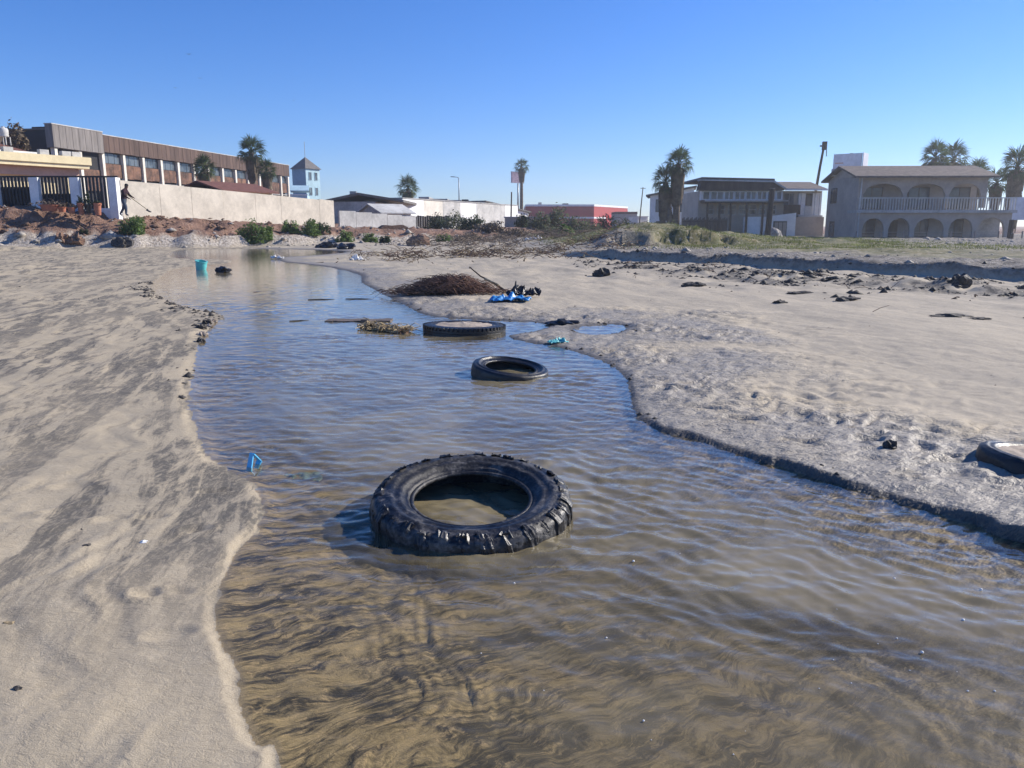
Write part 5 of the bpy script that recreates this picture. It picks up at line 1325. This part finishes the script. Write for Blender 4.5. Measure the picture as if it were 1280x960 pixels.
def chunks(x, y, z, s_, mat, name, label):
    n = len(x); o8 = np.array([(1, 0, 0), (0, 1, 0), (-1, 0, 0), (0, -1, 0), (0, 0, .8), (0, 0, -.5)], float); F0 = np.array([(0, 1, 4), (1, 2, 4), (2, 3, 4), (3, 0, 4), (1, 0, 5), (2, 1, 5), (3, 2, 5), (0, 3, 5)])
    a = rs_.uniform(0, 6.28, n); V = o8[None] * (1 + rs_.uniform(-.4, .4, (n, 6, 1))); c, s2 = np.cos(a)[:, None], np.sin(a)[:, None]
    sx = s_[:, None] * rs_.uniform(.7, 1.6, (n, 1)); sy = s_[:, None] * rs_.uniform(.6, 1.1, (n, 1)); X_ = V[..., 0] * sx; Y_ = V[..., 1] * sy
    P = np.stack([x[:, None] + X_ * c - Y_ * s2, y[:, None] + X_ * s2 + Y_ * c, z[:, None] + V[..., 2] * s_[:, None] * .75], -1)
    F = (F0[None] + 6 * np.arange(n)[:, None, None]).reshape(-1, 3); return tag(obj(name, np_mesh(name, P.reshape(-1, 3), F, mat)), label, None, None, 'stuff')
x, y, z = scatter(16000, 3, 40, 8, 62, lambda x, y, m: m['gravel'] * .8 * sst(-.4, .4, fbm(x * .6, y * .6, 2, 210)))
chunks(x, y, z, rs_.gamma(2, .022, len(x)) + .015, m_rock, 'gravel', 'pale grey clods and gravel strewn over the right field')
x, y, z = scatter(110000, 0, 24, 9, 34, lambda x, y, m: m['band'] * (.25 + .75 * sst(-.1, .4, fbm(x * .8, y * .8, 3, 215))) * .8)
chunks(x, y, z, rs_.gamma(1.1, .024, len(x)) + .006, m_mud, 'mud_crumbs', 'dark broken mud crumbs in a band across the right sand')
x, y, z = scatter(9000, -12, 26, 1.2, 30, lambda x, y, m: (m['sd'] > .15) * .10 * sst(-.1, .5, fbm(x * .5, y * .5, 3, 219)))
chunks(x, y, z, rs_.gamma(2, .004, len(x)) * np.clip(np.sqrt(x * x + y * y) / 7, .8, 3) + .002, m_mud, 'wrack_specks', 'scattered small dark specks of debris on the sand')
x, y, z = scatter(16000, -42, -6, 38, 52, lambda x, y, m: m['dirt'] * .9 * sst(-.3, .4, fbm(x * .6, y * .6, 3, 220)) * (m['t'] < 6.5))
chunks(x, y, z, rs_.gamma(1.5, .04, len(x)) + .02, m_soil, 'soil_clods', 'reddish brown clods on the dirt bank')
x, y, z = scatter(2600, -42, -2, 38, 60, lambda x, y, m: (m['dirt'] * .22 + m['pale'] * .3) * (m['t'] < 7))
chunks(x, y, z, rs_.gamma(2, .05, len(x)) + .04, m_rock, 'stones', 'pale stones lying on the left bank')
x, y, z = scatter(6000, -14, 8, 44, 66, lambda x, y, m: .8 * sst(-.1, .4, fbm(x * .4, y * .4, 3, 225)))
chunks(x, y, z, rs_.gamma(1.5, .035, len(x)) + .02, m_rubble, 'rubble', 'pale rubble and trash heaped on the far flat')
def driftwood(n, x0, x1, y0, y1, den, name, label, mat, lmin=.15, lmax=.6, hmax=.22, r=.012):
    x, y, z = scatter(n, x0, x1, y0, y1, den); n = len(x); a = rs_.uniform(0, 6.28, n); L_ = rs_.uniform(lmin, lmax, n)
    pile = hmax * np.clip(den(x, y, None) if False else rs_.rand(n) ** 1.6, 0, 1); p0 = np.stack([x, y, z + pile], 1); d = np.stack([np.cos(a), np.sin(a) * .6, rs_.uniform(-.3, .45, n)], 1) * L_[:, None]
    pm_ = p0 + d * .5 + rs_.normal(size=(n, 3)) * .04; p1 = p0 + d; p1[:, 2] = np.maximum(p1[:, 2], z - .02)
    rr = (r * rs_.uniform(.5, 1.6, n))[:, None]; side = np.stack([-np.sin(a), np.cos(a), 0 * a], 1); up = np.array([0, 0, 1.0])[None]
    V = []
    for p_, k in ((p0, 1.0), (pm_, .9), (p1, .5)): V += [p_ + side * rr * k, p_ - side * rr * k, p_ + up * rr * 1.5 * k]
    V = np.stack(V, 1).reshape(-1, 3); f = []
    for s_ in (0, 3):
        for i in range(3): j = (i + 1) % 3; f.append((s_ + i, s_ + j, s_ + 3 + j, s_ + 3 + i))
    F = (np.array(f)[None] + 9 * np.arange(n)[:, None, None]).reshape(-1, 4); return tag(obj(name, np_mesh(name, V, F, mat)), label, None, None, 'stuff')
band = lambda x, y, m: np.exp(-((y - 31 - .25 * x + 1.4 * pn(x * .5, y * .1, 230)) / 3.2) ** 2) * sst(-6.5, -4, x) * sst(5.5, 3, x) * sst(-.25, .3, fbm(x * .7, y * .55, 3, 231))
driftwood(9000, -7, 6, 23, 40, band, 'driftwood', 'tangled brown driftwood and reed litter across the flat', m_twig)
driftwood(3000, -7, 6, 23, 40, band, 'reed_litter', 'pale broken reeds among the driftwood', m_straw, .1, .5, .26, .010)
driftwood(5000, -6, 8, 40, 58, lambda x, y, m: sst(-.2, .3, fbm(x * .5, y * .5, 3, 235)) * .8, 'dry_reeds', 'dry brown reeds and brush behind the driftwood', m_dry, .2, .8, .5, .014)
driftwood(2600, 1, 24, 8, 32, lambda x, y, m: np.exp(-((((x - 2.7) * .852 + (y - 28.5) * .523) + 3.0) / 2.0) ** 2) * sst(1.5, 4, x) * .9 * sst(-.1, .4, fbm(x * .7, y * .7, 3, 236)), 'twig_litter', 'dark twig litter along the mud band at right', m_twig, .06, .35, .06, .008)
b = MB()
for k in range(30):
    u, v = random.Random(k).choice([(975, 718), (1095, 787), (1100, 800), (890, 915), (760, 700), (1180, 800), (600, 812), (1000, 850), (700, 880), (1240, 905)]); rg = random.Random(500 + k)
    q = G(u + rg.gauss(0, 60), v + rg.gauss(0, 35)); s_ = rg.choice([.0015, .002, .002, .003, .005]); b.lathe([(s_, 0), (s_ * .8, s_ * .55), (s_ * .4, s_ * .8), (0, s_ * .85)], 8, q.x, q.y, .0015)
b2 = b.build('foam', m_whitepl, None, sm=True); tag(b2, 'tiny white foam bubbles drifting on the near water', None, None, 'stuff')
x, y, z = scatter(26000, -8, -2, 4.5, 22, lambda x, y, m: (1 - m['right']) * (m['sd'] > 0) * np.exp(-(m['sd'] / .22) ** 2) * (.08 + .92 * sst(9.0, 10.5, y)) * sst(-.3, .2, fbm(x * 1.2, y * 1.2, 2, 240)))
chunks(x, y, z, rs_.gamma(1.6, .010, len(x)) + .006, m_mud, 'shore_mud', 'dark crumbly mud edging the far left shore')
x, y, z = scatter(9000, -2, 4, 3.5, 12, lambda x, y, m: m['right'] * (m['sd'] > 0) * np.exp(-(m['sd'] / .10) ** 2) * .8 * sst(-.2, .3, fbm(x * 1.5, y * 1.5, 2, 241)))
chunks(x, y, z, rs_.gamma(1.6, .006, len(x)) + .004, m_mud, 'shore_crumbs', 'dark wet crumbs along the right shore')
# birds
for k, (u, v, s_, lab) in enumerate([(236, 68, 1.0, 'gliding bird, highest of the specks in the sky'), (250, 98, .7, 'small bird just below the highest bird'), (219, 110, .7, 'small bird lowest left in the sky'), (367, 126, .55, 'tiny lone bird above the tall warehouse palm')]):
    q = at(u, v, 140); e = empty('bird', q, .3 * k, lab, 'bird', 'birds in the sky')
    b = MB(); b.lathe([(0, -.22), (.05, -.12), (.07, 0), (.045, .14), (0, .24)], 8); b.build('body', m_blackmetal, e, rot=(R(90), 0, 0)); 
    for sg in (-1, 1):
        b = MB(); b.add([(0, -.08, .02), (0, .10, .02), (sg * .32, .10, .12), (sg * .32, -.02, .12), (sg * .62, -.06, .04), (0, -.08, .04), (0, .10, .04), (sg * .32, .10, .14), (sg * .32, -.02, .14)], [(0, 1, 2, 3), (3, 2, 4), (8, 7, 6, 5), (4, 7, 8), (0, 3, 8, 5), (1, 6, 7, 2)]); b.build('wing', m_blackmetal, e)
    e.scale = (s_,) * 3

# ------------------------------------------------------------------ thin coastal haze
b = MB(); b.box(-320, 320, -60, 420, -1.6, 24.0)
hz_me = mesh('haze', b.v, b.f)
hm = bpy.data.materials.new('haze'); hm.use_nodes = True
hm.node_tree.nodes.remove(hm.node_tree.nodes['Principled BSDF'])
pv = hm.node_tree.nodes.new('ShaderNodeVolumePrincipled')
pv.inputs['Color'].default_value = (.92, .95, 1.0, 1)
pv.inputs['Density'].default_value = .0007
pv.inputs['Anisotropy'].default_value = .45
hm.node_tree.links.new(pv.outputs[0], hm.node_tree.nodes['Material Output'].inputs['Volume'])
hz_me.materials.append(hm)
tag(obj('haze', hz_me), 'thin pale sea haze over the whole beach', None, None, 'stuff')
